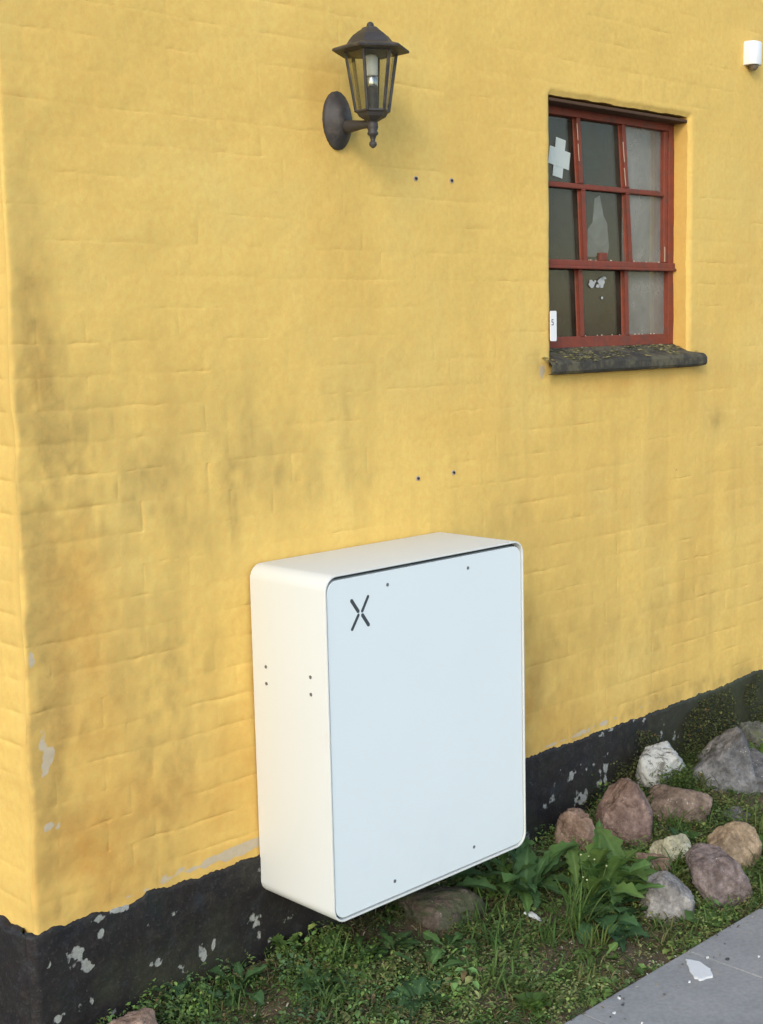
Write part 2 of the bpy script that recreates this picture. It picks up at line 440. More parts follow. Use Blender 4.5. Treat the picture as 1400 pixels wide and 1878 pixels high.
H = .0040 * fbm(X * 2.2, Z * 2.2, 0, 3, 1) + .0014 * fbm(X * 7, Z * 13, 0, 3, 2) +   .0007 * fbm(X * 30, Z * 36, 0, 3, 4) + .0035 * lowl * np.exp(-((X + .5) / .12) ** 2) * fbm(X * 16, Z * 18, 0, 4, 6)
JC = np.clip(fbm(X * 7, Z * 15, 3, 3, 45) * 3.2 - .45, 0, 1) * lowl * np.clip(.7 + 1.6 * fbm(X * 40, Z * 40, 3, 2, 47), .1, 1.4); JD = np.clip(fbm(X * 13, Z * 8, 3, 3, 46) * 3.2 - .55, 0, 1) * lowl
H = H - .0017 * JM * np.exp(-(dzj / .0060) ** 2) - .0010 * JV * np.exp(-(dxj / .0060) ** 2)
H = H - .0023 * JC * np.exp(-(dzj / .0026) ** 2) - .0014 * JD * np.exp(-(dxj / .0026) ** 2)
bl = sstep(0, .014, dzj) * sstep(0, .014, dxj)
H = H + bl * lowl * (.0008 * hsh(bi, course, 1) + .0012 * hsh(bi, course, 2) * ((Z - Z0) / CH % 1 - .5))
# chipped arris of the corner and softened window edges
cd = X - XC
rag = .0032 * fbm(0 * X + 3, Z * 11, 0, 3, 60) * np.exp(-cd / .02)
rr = .007 + .004 * vnoise(0 * Z, Z * 9, 0, 61)
H = H * sstep(-.006, .010, cd) - np.where(cd < rr, .75 * rr * (1 - np.clip(cd / rr, 0, 1)) ** 2, 0)
ddx = np.maximum(np.maximum(WX0 - X, X - WX1), 0); ddz = np.maximum(np.maximum(WZ0 - Z, Z - WZ1), 0)
dw = np.hypot(ddx, ddz)
H = H - .010 * np.clip(1 - dw / .014, 0, 1) ** 2
H = H * fade
PX = X + (.0235 * (Z - .1) - .0165 * np.maximum(Z - 1.0, 0) - .003) * np.clip(1 - cd / .35, 0, 1) + rag + fade * .0030 * fbm(X * 11, Z * 11, 0, 2, 70)
PZ = Z + fade * (.0032 * fbm(X * 8, Z * 10, 0, 3, 80) + .0022 * fbm(X * 28, Z * 15, 0, 2, 81))
POS = np.stack([PX, -H, PZ], -1)
dI = np.gradient(POS, axis=0); dJ = np.gradient(POS, axis=1)
NRM = np.cross(dI, dJ); NRM /= np.linalg.norm(NRM, axis=-1, keepdims=True)
NRM[0, :, :] = np.array([-.70, -.71, 0])
# stains (dirt, algae, bare patches): position x,z, spread, amount
def blobs(L, Xa, Za, sd, spread=1.0):
    s = 0
    for (x, z, sx, sz, a) in L: s = s + a / spread ** .5 * np.exp(-((Xa - x) / (sx * spread)) ** 2 - ((Za - z) / (sz * spread)) ** 2)
    return s
ALG = [(-.535, .80, .035, .70, .62), (-.52, 1.45, .03, .25, .15), (-.28, .80, .30, .45, .20), (.1, .98, .35, .16, .18), (-.35, .35, .25, .30, .22), (-.50, .92, .09, .30, .45), (-.515, 1.28, .035, .16, .40), (-.50, 1.1, .06, .12, .35), (-.53, .60, .035, .16, .8), (-.55, .40, .03, .14, .55), (-.40, .97, .14, .14, .30), (-.20, 1.04, .25, .12, .12), (-.12, .95, .2, .1, .10), (-.035, .95, .018, .10, .62), (.32, 1.03, .016, .10, .58), (.21, .98, .14, .12, .15), (.06, 1.0, .1, .12, .15),
       (.30, 1.22, .10, .08, .15), (.37, .93, .03, .06, .25), (-.25, .40, .08, .22, .42), (-.18, .60, .10, .07, .34), (-.3, .25, .3, .12, .18), (1.92, .99, .06, .035, .55), (1.88, .86, .05, .06, .3), (1.60, .69, .10, .06, .32), (.90, .80, .13, .06, .38), (.95, .95, .06, .05, .18), (1.75, .4, .6, .14, .28), (1.3, .25, .5, .16, .30), (.80, .30, .25, .35, .30),  # last entry only darkens the wall broadly right of the cabinet
       (2.1, .75, .12, .1, .2), (1.03, 1.19, .035, .03, .7), (1.83, 1.16, .10, .03, .3), (-.35, .12, .5, .015, .45), (1.6, .11, .9, .02, .55), (2.1, .13, .5, .03, .6), (.35, 1.62, .05, .10, .12), (2.1, 1.5, .1, .2, .12), (-.25, 1.5, .06, .05, .12), (.7, 1.2, .05, .05, .12)]
ORA = [(-.44, .74, .045, .13, .45), (-.42, .50, .07, .25, .42), (-.30, .30, .14, .10, .40), (-.45, .2, .1, .1, .4), (.245, 1.85, .03, .05, .6), (.27, 1.72, .05, .05, .3), (1.04, .42, .10, .20, .30), (-.02, .25, .1, .2, .35), (1.45, 1.13, .3, .02, .45), (1.6, .72, .12, .06, .2), (.9, .22, .5, .1, .3), (-.52, 1.25, .03, .1, .3)]
PAL = [(-.546, .500, .010, .030, 1.0), (-.530, .465, .012, .025, 1.0), (-.545, .435, .010, .025, 1.0), (-.536, .312, .018, .012, 1.0), (-.515, .305, .010, .010, .9), (-.565, .66, .008, .02, .9), (-.16, .118, .14, .012, .95), (-.02, .125, .08, .012, 1.0), (-.33, .105, .06, .008, .7), (1.12, .105, .10, .008, .7), (1.30, .115, .12, .010, .8), (1.6, .12, .14, .008, .6), (1.055, 1.175, .02, .025, .8)]
def stains(Xa, Za):
    md = .55 + .9 * fbm(Xa * 16, Za * 7, 0, 4, 90) + .6 * fbm(Xa * 55, Za * 38, 0, 3, 91); md2 = .6 + .8 * fbm(Xa * 9, Za * 9, 0, 4, 95)
    a = blobs(ALG, Xa, Za, 0, 1.25) * np.clip(md, .15, 1.6) + .10 * np.clip(fbm(Xa * 3.5, Za * 2.2, 0, 5, 97) * 2.2, 0, 1)
    a = a + .16 * np.clip(fbm(Xa * 20, Za * 1.4, 0, 4, 93) * 2.4, 0, 1) * sstep(1.5, 1.1, Za)
    o = blobs(ORA, Xa, Za, 0, 1.3) * np.clip(md2, .2, 1.5) + .12 * np.clip(fbm(Xa * 4, Za * 3, 0, 4, 98) * 2, 0, 1)
    p = blobs(PAL, Xa, Za, 0) * np.clip(.75 + .9 * fbm(Xa * 45, Za * 45, 0, 3, 99), .2, 1.5)
    return np.stack([np.clip(a * .60, 0, .50), np.clip(o, 0, .9), np.clip(p, 0, 1.2)], -1)
ST = stains(X, Z)
inside = np.zeros((NXc, NZc), bool); inside[kx0:kx1, kz0:kz1] = True

# masonry remainder: coarse wall beyond the fine area, side wall, window reveals
V = []; F = []; SA = []
def addgrid(P, S):
    n0 = sum(len(v) for v in V); a, b = P.shape[:2]
    ii = np.arange(a * b).reshape(a, b) + n0
    V.append(P.reshape(-1, 3)); SA.append(S.reshape(-1, 3)); F.append(np.stack([ii[:-1, :-1], ii[1:, :-1], ii[1:, 1:], ii[:-1, 1:]], -1).reshape(-1, 4))
def flat(x0, x1, z0, z1, nx=12, nz=12):
    gx, gz = np.meshgrid(np.linspace(x0, x1, nx), np.linspace(z0, z1, nz), indexing='ij')
    addgrid(np.stack([gx, 0 * gx, gz], -1), stains(gx, gz))
flat(xcol[-1], 6.0, Z0, zrow[-1]); flat(XC + .07, 6.0, zrow[-1], 3.1)
# side wall going back from the corner
yb = np.concatenate([[0], np.cumsum(.006 * 1.06 ** np.arange(62))]); yb = yb[yb < 4.5]
rows = np.arange(0, NZc + 1)
Ys, Js = np.meshgrid(yb, rows, indexing='ij')
zz = zrow[Js]; yj = to_joint(zz, Z0, CH)
hs = .6 * (.004 * fbm(Ys * 3, zz * 3, 2, 3, 21) + .0025 * fbm(Ys * 10, zz * 14, 2, 3, 22) - .004 * np.clip(.45 + 1.4 * fbm(Ys * 5, zz * 8, 2, 3, 23), 0, 1) * np.exp(-(yj / .005) ** 2)) * sstep(0, .03, Ys)
rr0 = .016 + .010 * vnoise(0 * zrow, zrow * 9, 0, 61)
bulge = (np.where(Ys < rr0[None, :], 0, 0)) 
P = np.stack([POS[0, :, 0][None, :] - hs - .004 * sstep(0, .02, Ys), POS[0, :, 1][None, :] + Ys, POS[0, :, 2][None, :] + 0 * Ys], -1)
sdS = np.stack([.10 * np.clip(fbm(Ys * 4, zz * 4, 5, 4, 24) * 2, 0, 1) + .25 * np.exp(-Ys / .02), .05 + 0 * Ys, 0 * Ys], -1)
addgrid(P[::-1], sdS[::-1])
SIDE_POS = P
# reveals
DW = .135
def reveal(edge_pos, edge_st, flip, amt):
    t = np.linspace(0, 1, 12)
    n = len(edge_pos)
    Pn = np.repeat(edge_pos[None], 12, 0).copy()
    Pn[:, :, 1] = edge_pos[None, :, 1] + t[:, None] * DW
    wob = .003 * fbm(Pn[..., 0] * 14 + Pn[..., 2] * 14, Pn[..., 1] * 20, 0, 2, 33) * np.minimum(t * 4, 1)[:, None]
    Pn[..., 0] += wob * (1 if abs(amt) == 1 else 0); Pn[..., 2] += wob * (1 if abs(amt) == 2 else 0)
    S = np.repeat(edge_st[None], 12, 0).copy(); S[..., 1] += .28; S[..., 0] += .1 * (amt == 2)
    addgrid(Pn if flip else Pn[::-1], S)
reveal(POS[kx0, kz0:kz1 + 1], ST[kx0, kz0:kz1 + 1], False, -1)
reveal(POS[kx1, kz0:kz1 + 1], ST[kx1, kz0:kz1 + 1], True, 1)
reveal(POS[kx0:kx1 + 1, kz1], ST[kx0:kx1 + 1, kz1], False, 2)
reveal(POS[kx0:kx1 + 1, kz0], ST[kx0:kx1 + 1, kz0], True, -2)
wme = mesh_np('wall', np.concatenate(V), F); attr(wme, 'stain', np.concatenate(SA))
wall = hpart('wall', wme, MW)

# bricks: each a cell of the limewashed face
cells = {}
for c in range(NZc // 11):
    o_ = 0 if c % 2 == 0 else 10; p_ = 40 if c % 2 == 0 else 20
    cuts = sorted({0, NXc} | {k for k in range(-o_, NXc + 1, p_) if 0 < k < NXc})
    for a, b in zip(cuts[:-1], cuts[1:]): cells[(a, b, c)] = None
def score(k):
    a, b, c = k
    p = np.array([(xcol[a] + xcol[b]) / 2, 0, (zrow[c * 11] + zrow[c * 11 + 11]) / 2]) - CP
    d = p @ FW; u = 2476 * (p @ RT) / d; v = 2476 * (p @ UP) / d
    vis = 1.0 if abs(u) < 720 and abs(v) < 950 else .01
    if inside[a:b, c * 11:c * 11 + 11].all(): return 0
    x, z = (xcol[a] + xcol[b]) / 2, zrow[c * 11 + 5]
    if .20 < x < .85 and z < .72: vis *= .3
    return vis * (xcol[b] - xcol[a]) / d ** 3
order = sorted(cells, key=score, reverse=True)
single = set(order[:300])
rest_V, rest_F, rest_S, rest_N, n0 = [], [], [], [], 0
for k in order:
    a, b, c = k
    j0, j1 = c * 11, c * 11 + 11
    keep = ~inside[a:b, j0:j1]
    if not keep.any(): continue
    P = POS[a:b + 1, j0:j1 + 1]; S = ST[a:b + 1, j0:j1 + 1]; Nn = NRM[a:b + 1, j0:j1 + 1]
    ii = np.arange(P.shape[0] * P.shape[1]).reshape(P.shape[:2])
    q = np.stack([ii[:-1, :-1], ii[1:, :-1], ii[1:, 1:], ii[:-1, 1:]], -1)[keep]
    used = np.unique(q); remap = np.full(ii.size, -1); remap[used] = np.arange(len(used)); q = remap[q]
    Vv = P.reshape(-1, 3)[used]; Ss = S.reshape(-1, 3)[used]; Ns = Nn.reshape(-1, 3)[used]
    if k in single:
        me = mesh_np('brick', Vv, q); attr(me, 'stain', Ss); me.normals_split_custom_set_from_vertices(Ns.tolist())
        hpart('brick', me, MW, wall)
    else:
        rest_V.append(Vv); rest_S.append(Ss); rest_N.append(Ns); rest_F.append(q + n0); n0 += len(Vv)
me = mesh_np('brick', np.concatenate(rest_V), rest_F); attr(me, 'stain', np.concatenate(rest_S)); me.normals_split_custom_set_from_vertices(np.concatenate(rest_N).tolist())
ro = hpart('brick', me, MW, wall); ro['kind'] = 'stuff'

# plinth: front and side in one tarred band
PZT = .0957
px = np.arange(-.5945, 2.8, .004); px = np.concatenate([px, np.linspace(2.85, 6, 20)])
pt_ = np.linspace(0, 1, 84)
Xp, Tp = np.meshgrid(px, pt_, indexing='ij')
ztop = PZT + .006 * fbm(px * 9, 0 * px, 0, 3, 110) + .0075 * fbm(px * 42, 0 * px, 0, 3, 111) + .004 * np.clip(fbm(px * 150, 0 * px, 0, 2, 113), 0, 1)
ztop = ztop + .012 * np.exp(-((px + .30) / .025) ** 2) + .010 * sstep(1.6, 2.2, px)
zb = -.30
Zp = zb + (ztop[:, None] - zb) * Tp
Hp = .0065 + .004 * fbm(Xp * 4, Zp * 4, 0, 3, 120) + .0028 * fbm(Xp * 15, Zp * 15, 0, 3, 121)
Hp = Hp * 1.0; Hp[:, -1] = -.012; Hp[:, -2] *= .7
cdp = Xp - px[0]
Hp = Hp - np.where(cdp < .02, .015 * (1 - np.clip(cdp / .02, 0, 1)) ** 2, 0)
PP = np.stack([Xp + .004 * fbm(0 * Xp, Zp * 12, 0, 2, 122) * np.exp(-cdp / .03), -Hp, Zp], -1)
V = []; F = []; SA = []
FL = [(-.500, .036, .012, .020, 1.), (-.486, .022, .02, .008, .9), (-.512, .012, .008, .018, .9), (-.490, -.002, .010, .010, 1.), (-.468, -.005, .014, .010, 1.), (-.556, .030, .006, .03, .8), (-.566, .002, .012, .012, 1.), (-.575, -.02, .008, .02, .7), (-.475, -.045, .006, .02, .8), (-.555, -.095, .02, .010, .9), (-.53, -.098, .02, .008, .8), (-.49, -.088, .010, .012, .8), (-.46, -.09, .008, .01, .8), (-.43, -.075, .012, .014, .8), (-.44, .055, .008, .02, .6),
      (-.316, .040, .016, .007, 1.), (-.245, .034, .012, .006, .9), (-.262, -.040, .012, .016, .9), (-.285, -.062, .02, .01, .8), (-.25, -.07, .018, .008, .8), (-.225, -.058, .01, .01, .7), (-.18, -.065, .008, .012, .9), (-.172, -.09, .010, .014, .9), (-.235, -.1, .01, .012, .8), (-.14, -.07, .008, .008, .7), (-.02, -.06, .02, .015, 1.), (.0, -.1, .02, .015, .8), (.02, -.13, .02, .014, .8), (-.1, -.035, .01, .008, .6), (-.11, -.09, .01, .02, .6),
      (1.08, -.055, .022, .018, .9), (1.04, -.065, .015, .012, .7), (1.33, -.040, .012, .035, 1.), (1.30, -.06, .012, .02, .8), (1.22, -.09, .025, .018, 1.), (1.18, -.085, .01, .02, .8), (1.02, .015, .006, .006, .8), (1.2, .0, .2, .03, .45), (1.62, .03, .015, .03, .7), (1.70, .0, .02, .02, .6), (1.50, .085, .05, .010, .8), (1.35, .088, .06, .008, .6), (-.38, .088, .05, .008, .8), (-.42, .082, .05, .008, .6)]
fl = blobs(FL, Xp + .016 * fbm(Xp * 45, Zp * 45, 0, 3, 134), Zp + .016 * fbm(Xp * 45, Zp * 45, 0, 3, 135), 0) * np.clip(.62 + 1.9 * fbm(Xp * 55, Zp * 45, 0, 3, 130), 0, 1.6) + .55 * np.clip(fbm(Xp * 24, Zp * 20, 0, 4, 131) * 2 - .45, 0, 1)
mo = .25 * np.clip(fbm(Xp * 8, Zp * 8, 0, 4, 132) * 2, 0, 1) * (.4 + sstep(0., -.15, Zp)) + .5 * sstep(1.4, 2.0, Xp)
addgrid(PP, np.stack([fl, mo, 0 * fl], -1))
Ysp, Tsp = np.meshgrid(yb, pt_, indexing='ij')
zts = PZT + .006 * fbm(yb * 9, 0 * yb, 3, 3, 140) + .008 * fbm(yb * 40, 0 * yb, 3, 3, 141); zts[0] = ztop[0]
Zs = zb + (zts[:, None] - zb) * Tsp
hs = (.008 + .003 * fbm(Ysp * 6, Zs * 6, 4, 3, 142)) * sstep(0, .03, Ysp); hs[:, -1] = np.where(Ysp[:, -1] > .01, -.012, 0)
P = np.stack([PP[0, :, 0][None] - hs, PP[0, :, 1][None] + Ysp, Zs], -1)
addgrid(P[::-1], np.zeros(P.shape))
pme = mesh_np('plinth', np.concatenate(V), F); attr(pme, 'stain', np.concatenate(SA))
hpart('plinth', pme, MP)

# ------------------------------------------------------------------ window of the house
FY = .055      # front of the frame
bm = bmesh.new()
add_box(bm, (1.080, FY, 1.236), (1.118, FY + .055, 1.925), .002)
add_box(bm, (1.742, FY, 1.236), (1.778, FY + .055, 1.925), .002)
add_box(bm, (1.118, FY + .001, 1.886), (1.742, FY + .054, 1.9255), .002)
add_box(bm, (1.118, FY + .001, 1.2365), (1.742, FY + .054, 1.2690), .002)
window = hpart('window', bm_mesh('window', bm), M_RED)
def wpart(name, bm_, mat, smooth=False):
    return link(name, bm_mesh(name, bm_, smooth), mat, window)
# sash rails and glazing bars
def bar(name, lo, hi, bev=.003, rz=0):
    bm = bmesh.new(); add_box(bm, lo, hi, bev); return wpart(name, bm, M_RED)
GB0 = FY + .006
bar('sash_stile', (1.722, GB0 - .002, 1.488), (1.7418, GB0 + .028, 1.8855))
bar('transom', (1.1185, FY - .008, 1.467), (1.7675, FY + .040, 1.487), .004)
bar('drip_rail', (1.1185, FY - .013, 1.461), (1.7670, FY - .0005, 1.470), .003)
bar('glazing_bar', (1.1185, GB0 - .003, 1.688), (1.7215, GB0 + .0115, 1.703))
for i, bx in enumerate(((1.291, 1.305, 1.313, 1.324, 1.298, 1.308), (1.508, 1.525, 1.528, 1.545, 1.522, 1.528))):
    for (z0, z1, xb_, xt_) in ((1.2695, 1.460, bx[5], bx[4]), (1.4875, 1.6855, bx[3], bx[2]), (1.7055, 1.8855, bx[1], bx[0])):
        bm = bmesh.new()
        add_bar(bm, (xb_, GB0 + .0035, z0), (xt_, GB0 + .0035, z1), .0125, .015, (0, 1, 0), .003)
        wpart('glazing_bar', bm, M_RED)
# chipped putty beads
for (x, z0, z1, dx) in ((1.2985, 1.709, 1.880, -.014), (1.5185, 1.709, 1.845, -.014), (1.7225, 1.49, 1.54, 0)):
    n = max(1, int((z1 - z0) / .055))
    for k in range(n):
        if random.random() < .22: continue
        za, zb_ = z0 + (z1 - z0) * k / n, z0 + (z1 - z0) * (k + 1) / n
        zb_ -= (zb_ - za) * random.uniform(0, .3); w = .0009 + random.random() * .0009
        bm = bmesh.new()
        add_rings(bm, [[(x + dx * t - w * r1 * 1.6, GB0 - .0055, z), (x + dx * t + .0008, GB0 - .0055, z), (x + dx * t + .0008, GB0 - .0030, z), (x + dx * t - w * r1, GB0 - .0030, z)] for t, z, r1 in [((k + q) / n, za + (zb_ - za) * q, random.uniform(.3, 1.2)) for q in (0, .25, .5, .75, 1)]])
        wpart('putty', bm, M_PUTTY)
for (x0, x1, z) in ((1.335, 1.515, 1.4875), (1.555, 1.715, 1.4875), (1.32, 1.505, 1.2695), (1.555, 1.735, 1.2695)):
    for k in range(8):
        if random.random() < .3: continue
        x = x0 + (x1 - x0) * random.random(); s = .0015 + .0025 * random.random()
        bm = bmesh.new()
        add_rings(bm, [[(x + s * f * c_ * random.uniform(.8, 1.5), GB0 + .006 + s * f * .5 * s_ + s * .5, z + h * s) for c_, s_ in ((1, 0), (.5, .87), (-.5, .87), (-1, 0), (-.5, -.87), (.5, -.87))] for h, f in ((-.1, 1), (.5, .9), (1.0, .45))])
        wpart('putty', bm, M_PUTTY)
bm = bmesh.new(); add_box(bm, (1.408, GB0 + .004, 1.4875), (1.440, GB0 + .020, 1.512), .003); wpart('latch', bm, M_RED)
# panes, old glass, each a touch out of true
xs_ = [(1.118, 1.304), (1.311, 1.521), (1.529, 1.738)]; zs_ = [(1.269, 1.463), (1.487, 1.686), (1.705, 1.886)]
GL = [mat_glass('window_glass', (0.125, 0.108, 0.080), .03, .34, 7), mat_glass('dust_and_glare_glass', (0.36, 0.345, 0.30), .14, .74, 4)]  # second, right column: pale film paints in reflected sky along with dust
for ix, (xa, xb) in enumerate(xs_):
    for iz, (za, zb_) in enumerate(zs_):
        bm = bmesh.new(); add_box(bm, (xa - .004, GB0 + .012, za - .004), (xb + .004, GB0 + .015, zb_ + .004))
        me = bm_mesh('pane', bm)
        cx, cz = (xa + xb) / 2, (za + zb_) / 2
        T = Matrix.Translation((cx, GB0 + .0135, cz)) @ Matrix.Rotation(random.uniform(-.008, .008), 4, 'X') @ Matrix.Rotation(random.uniform(-.008, .008), 4, 'Z') @ Matrix.Translation((-cx, -GB0 - .0135, -cz))
        me.transform(T)
        link('pane', me, GL[1] if ix == 2 else GL[0], window)
# white flakes of old paint on the middle bottom pane
for (x, z, w, h) in ((1.372, 1.421, .016, .012), (1.416, 1.425, .020, .016), (1.428, 1.438, .014, .005), (1.400, 1.414, .012, .005), (1.420, 1.380, .005, .004), (1.386, 1.428, .005, .004)):
    bm = bmesh.new(); n = 11
    pts = [(x + w * (.6 + .6 * random.random()) * math.cos(2 * math.pi * k / n), z + h * (.6 + .6 * random.random()) * math.sin(2 * math.pi * k / n)) for k in range(n)]
    add_rings(bm, [[(a, GB0 + .0085, b) for a, b in pts], [(a, GB0 + .0105, b) for a, b in pts]])
    wpart('paint_flake', bm, M_PAPER)
# sill slab with sloped top
bm = bmesh.new()
nxs = 60; ring = []
prof = [(.105, 1.244), (.056, 1.2375), (0, 1.2145), (-.022, 1.2085), (-.031, 1.203), (-.035, 1.195), (-.035, 1.175), (-.030, 1.168), (-.02, 1.1655), (.0, 1.166), (.105, 1.166)]
rows_ = []
for k in range(nxs + 1):
    x = 1.052 + (1.822 - 1.052) * k / nxs
    e = min(k, nxs - k); sh = 1 - .12 * max(0, 1 - e / 1.5)
    rows_.append([(x + (0), y + .0012 * vnoise(x * 30, i * .7, 0, 3) if y < .05 else y, 1.19 + (z - 1.19) * sh + .0010 * vnoise(x * 26, i * .9, 0, 5)) for i, (y, z) in enumerate(prof)])
# inside the opening only the part behind the face continues
def clipx(rowk):
    out = []
    for (x, y, z) in rowk:
        if y > -.001: x = min(max(x, WX0 + .002), WX1 - .002)
        out.append((x, y, z))
    return out
add_rings(bm, [clipx(r) for r in rows_])
sill = hpart('window_sill', bm_mesh('window_sill', bm, False), M_SILL)
# dark brown board covering the soffit at the head of the opening
bm = bmesh.new(); add_box(bm, (WX0 + .004, .006, 1.9075), (WX1 - .004, .125, 1.9165), .002)
hpart('soffit_board', bm_mesh('soffit_board', bm), M_SOFFIT)
# the dark room behind the glass
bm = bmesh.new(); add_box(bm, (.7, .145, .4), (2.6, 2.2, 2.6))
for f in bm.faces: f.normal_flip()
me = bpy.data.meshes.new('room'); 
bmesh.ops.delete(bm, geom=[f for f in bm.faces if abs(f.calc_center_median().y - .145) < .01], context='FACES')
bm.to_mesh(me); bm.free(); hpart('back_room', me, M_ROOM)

# lichen and moss crust on the sill
V = []; F = []; C = []; n0 = 0
for k in range(1500):
    x = rng.uniform(1.05, 1.815); y = rng.uniform(-.033, .054)
    if fbm(x * 14, y * 22, 0, 3, 150) < .12 - .10 * (x < 1.35) - .05 * (y > .03): continue
    if y > -.001 and not (WX0 + .004 < x < WX1 - .004): continue
    z = np.interp(-y, [-.105, -.056, 0, .022, .031, .036], [1.244, 1.2375, 1.2145, 1.2085, 1.203, 1.197]) - .0005
    s = rng.uniform(.002, .0055) * (1 + 1.3 * (rng.random() < .25)); a = rng.uniform(0, 6.28, 6); rr_ = s * rng.uniform(.6, 1.2, 6)
    an = np.sort(a)
    vv = [(x + r * math.cos(t), y + r * math.sin(t), z + .0004) for r, t in zip(rr_, an)] + [(x, y, z + s * .30)]
    V += vv; F += [(n0 + i, n0 + (i + 1) % 6, n0 + 6) for i in range(6)]; n0 += 7
    c = [(0.30, 0.26, 0.10), (0.20, 0.19, 0.11), (0.36, 0.31, 0.14), (0.12, 0.12, 0.05)][rng.integers(4)]; C += [c] * 7
me = mesh_np('lichen', np.array(V), np.array(F)); attr(me, 'tint', np.array(C))
tag(link('lichen', me, M_LITTER), kind='stuff', label='yellow lichen and dry moss crust on the dark window sill')

# ================================================================== WHITE BOX
BX1, BH, BD = .655, .780, .2611
box = tag(empty('wall_cabinet', (0, 0, 0)), 'large white metal cabinet with rounded corners and X emblem mounted on the yellow wall', 'cabinet')
def rrect(x0, x1, z0, z1, r, y, n=10):
    pts = []
    for (cx, cz, a0) in ((x1 - r, z1 - r, 0), (x0 + r, z1 - r, 90), (x0 + r, z0 + r, 180), (x1 - r, z0 + r, 270)):
        for k in range(n + 1):
            t = R_(a0 + 90 * k / n); pts.append((cx + r * math.cos(t), y, cz + r * math.sin(t)))
    return pts
RAD = .034; TH = .0045
def inset(d, y, r=RAD): return rrect(d, BX1 - d, d, BH - d, max(r - d, .004), y)
bm = bmesh.new()
add_rings(bm, [inset(0, -.006), inset(0, -BD + .0012), inset(.0005, -BD + .0003), inset(.0014, -BD), inset(TH - .001, -BD), inset(TH, -BD + .0008), inset(TH, -.03)], True, True)
shell = link('shell', bm_mesh('shell', bm, False), M_SHELL, box)
def autosmooth(o, ang=35):
    me = o.data
    for p in me.polygons: p.use_smooth = True
    me.set_sharp_from_angle(angle=R_(ang))
autosmooth(shell)
def inset4(l, r, b, t, y, rad): return rrect(l, BX1 - r, b, BH - t, rad, y)
bm = bmesh.new(); add_rings(bm, [inset(TH + .0003, -.10), inset(TH + .0003, -BD + .022)]); autosmooth(link('gasket', bm_mesh('gasket', bm), M_GAP, box))
bm = bmesh.new(); g = (TH + .0042, TH + .0028, TH + .0036, TH + .0085)
add_rings(bm, [inset4(*g, -BD + .021, RAD - .006), inset4(*g, -BD + .0042, RAD - .006), inset4(*[q + .0008 for q in g], -BD + .0034, RAD - .0068)])
panel = link('front_panel', bm_mesh('front_panel', bm), M_PANEL, box); autosmooth(panel)
PYF = -BD + .0034
def disc(name, c, r, axis, mat, parent, h=.0012, n=12):
    bm = bmesh.new(); rings = []
    for (rr_, d) in ((r, 0), (r, h), (r * .55, h * 1.05), (r * .45, h * .3)):
        ring = []
        for k in range(n):
            a = 2 * math.pi * k / n
            if axis == 'y': ring.append((c[0] + rr_ * math.cos(a), c[1] - d, c[2] + rr_ * math.sin(a)))
            else: ring.append((c[0] - d, c[1] + rr_ * math.cos(a), c[2] + rr_ * math.sin(a)))
        rings.append(ring)
    add_rings(bm, rings); return link(name, bm_mesh(name, bm), mat, parent)
for (x, z) in ((.189, .736), (.455, .737), (.462, .047), (.191, .044)): disc('screw', (x, PYF + .0002, z), .0040, 'y', M_SCREW, panel)
for (y, z) in ((-.053, .551), (-.053, .512), (-.206, .553), (-.206, .514)): disc('hole_disc', (.0002, y, z), .0042, 'x', M_SCREW, shell)  # grey discs added in place of the dark holes in the side
# X emblem of four separate strokes
def stroke(a, b, w, y):
    a = Vector((a[0], 0, a[1])); b = Vector((b[0], 0, b[1])); t = (b - a).normalized(); s = Vector((t.z, 0, -t.x)) * w / 2
    a2, b2 = a + t * w * .35, b - t * w * .35
    pts = [a2 + s, a + s * .35, a - s * .35, a2 - s, b2 - s, b - s * .35, b + s * .35, b2 + s]
    bm = bmesh.new(); add_rings(bm, [[(p.x, y, p.z) for p in pts], [(p.x, y - .0008, p.z) for p in pts]])
    return link('emblem_stroke', bm_mesh('emblem_stroke', bm), M_EMBLEM, panel)
for a, b, w in (((.077, .7195), (.1005, .687), .0085), ((.1305, .7215), (.1085, .686), .0070), ((.1005, .6845), (.077, .650), .0070), ((.1085, .683), (.1305, .652), .0085)):
    stroke(a, b, w, PYF + .0003)

# ================================================================== WALL LANTERN
lan = tag(empty('wall_lantern', (.309, 0, 1.784)), 'weathered black hexagonal coach lantern on a wall bracket, unlit white tube inside', 'lamp')
LX, LY = .309, -.120
def lp(name, bm_, mat, smooth=False, ang=None, parent=None):
    me = bm_mesh(name, bm_, smooth); me.transform(Matrix.Translation((-.309, 0, -1.784)))
    o = link(name, me, mat, parent or lan)
    if ang: autosmooth(o, ang)
    return o
PH = R_(-90)
def plate_ring(s, y, kx=1.0):
    pts8 = [(.0435 * math.copysign(abs(math.cos(t)) ** .95, math.cos(t)), .0665 * math.copysign(abs(math.sin(t)) ** 1.12, math.sin(t))) for t in np.linspace(0, 2 * math.pi, 25)[:-1] + math.pi / 2]
    return [(.306 + x * s * kx, y, 1.782 + z * s) for x, z in pts8]
bm = bmesh.new(); add_rings(bm, [plate_ring(1, .006), plate_ring(1, -.008), plate_ring(.95, -.012), plate_ring(.82, -.016), plate_ring(.76, -.020), plate_ring(.52, -.032), plate_ring(.36, -.037)])
lp('wall_plate', bm, M_LAMP, False, 38)
bm = bmesh.new()
rings = []
for t in np.linspace(0, 1, 8):
    y = -.030 + t * (LY + .030); r = .0165 - .007 * min(1, t * 1.6)
    zc = 1.765 - .003 * t
    rings.append([(LX + r * math.cos(a), y, zc + r * math.sin(a)) for a in np.linspace(0, 2 * math.pi, 13)[:-1]])
add_rings(bm, rings); lp('arm', bm, M_LAMP, True)
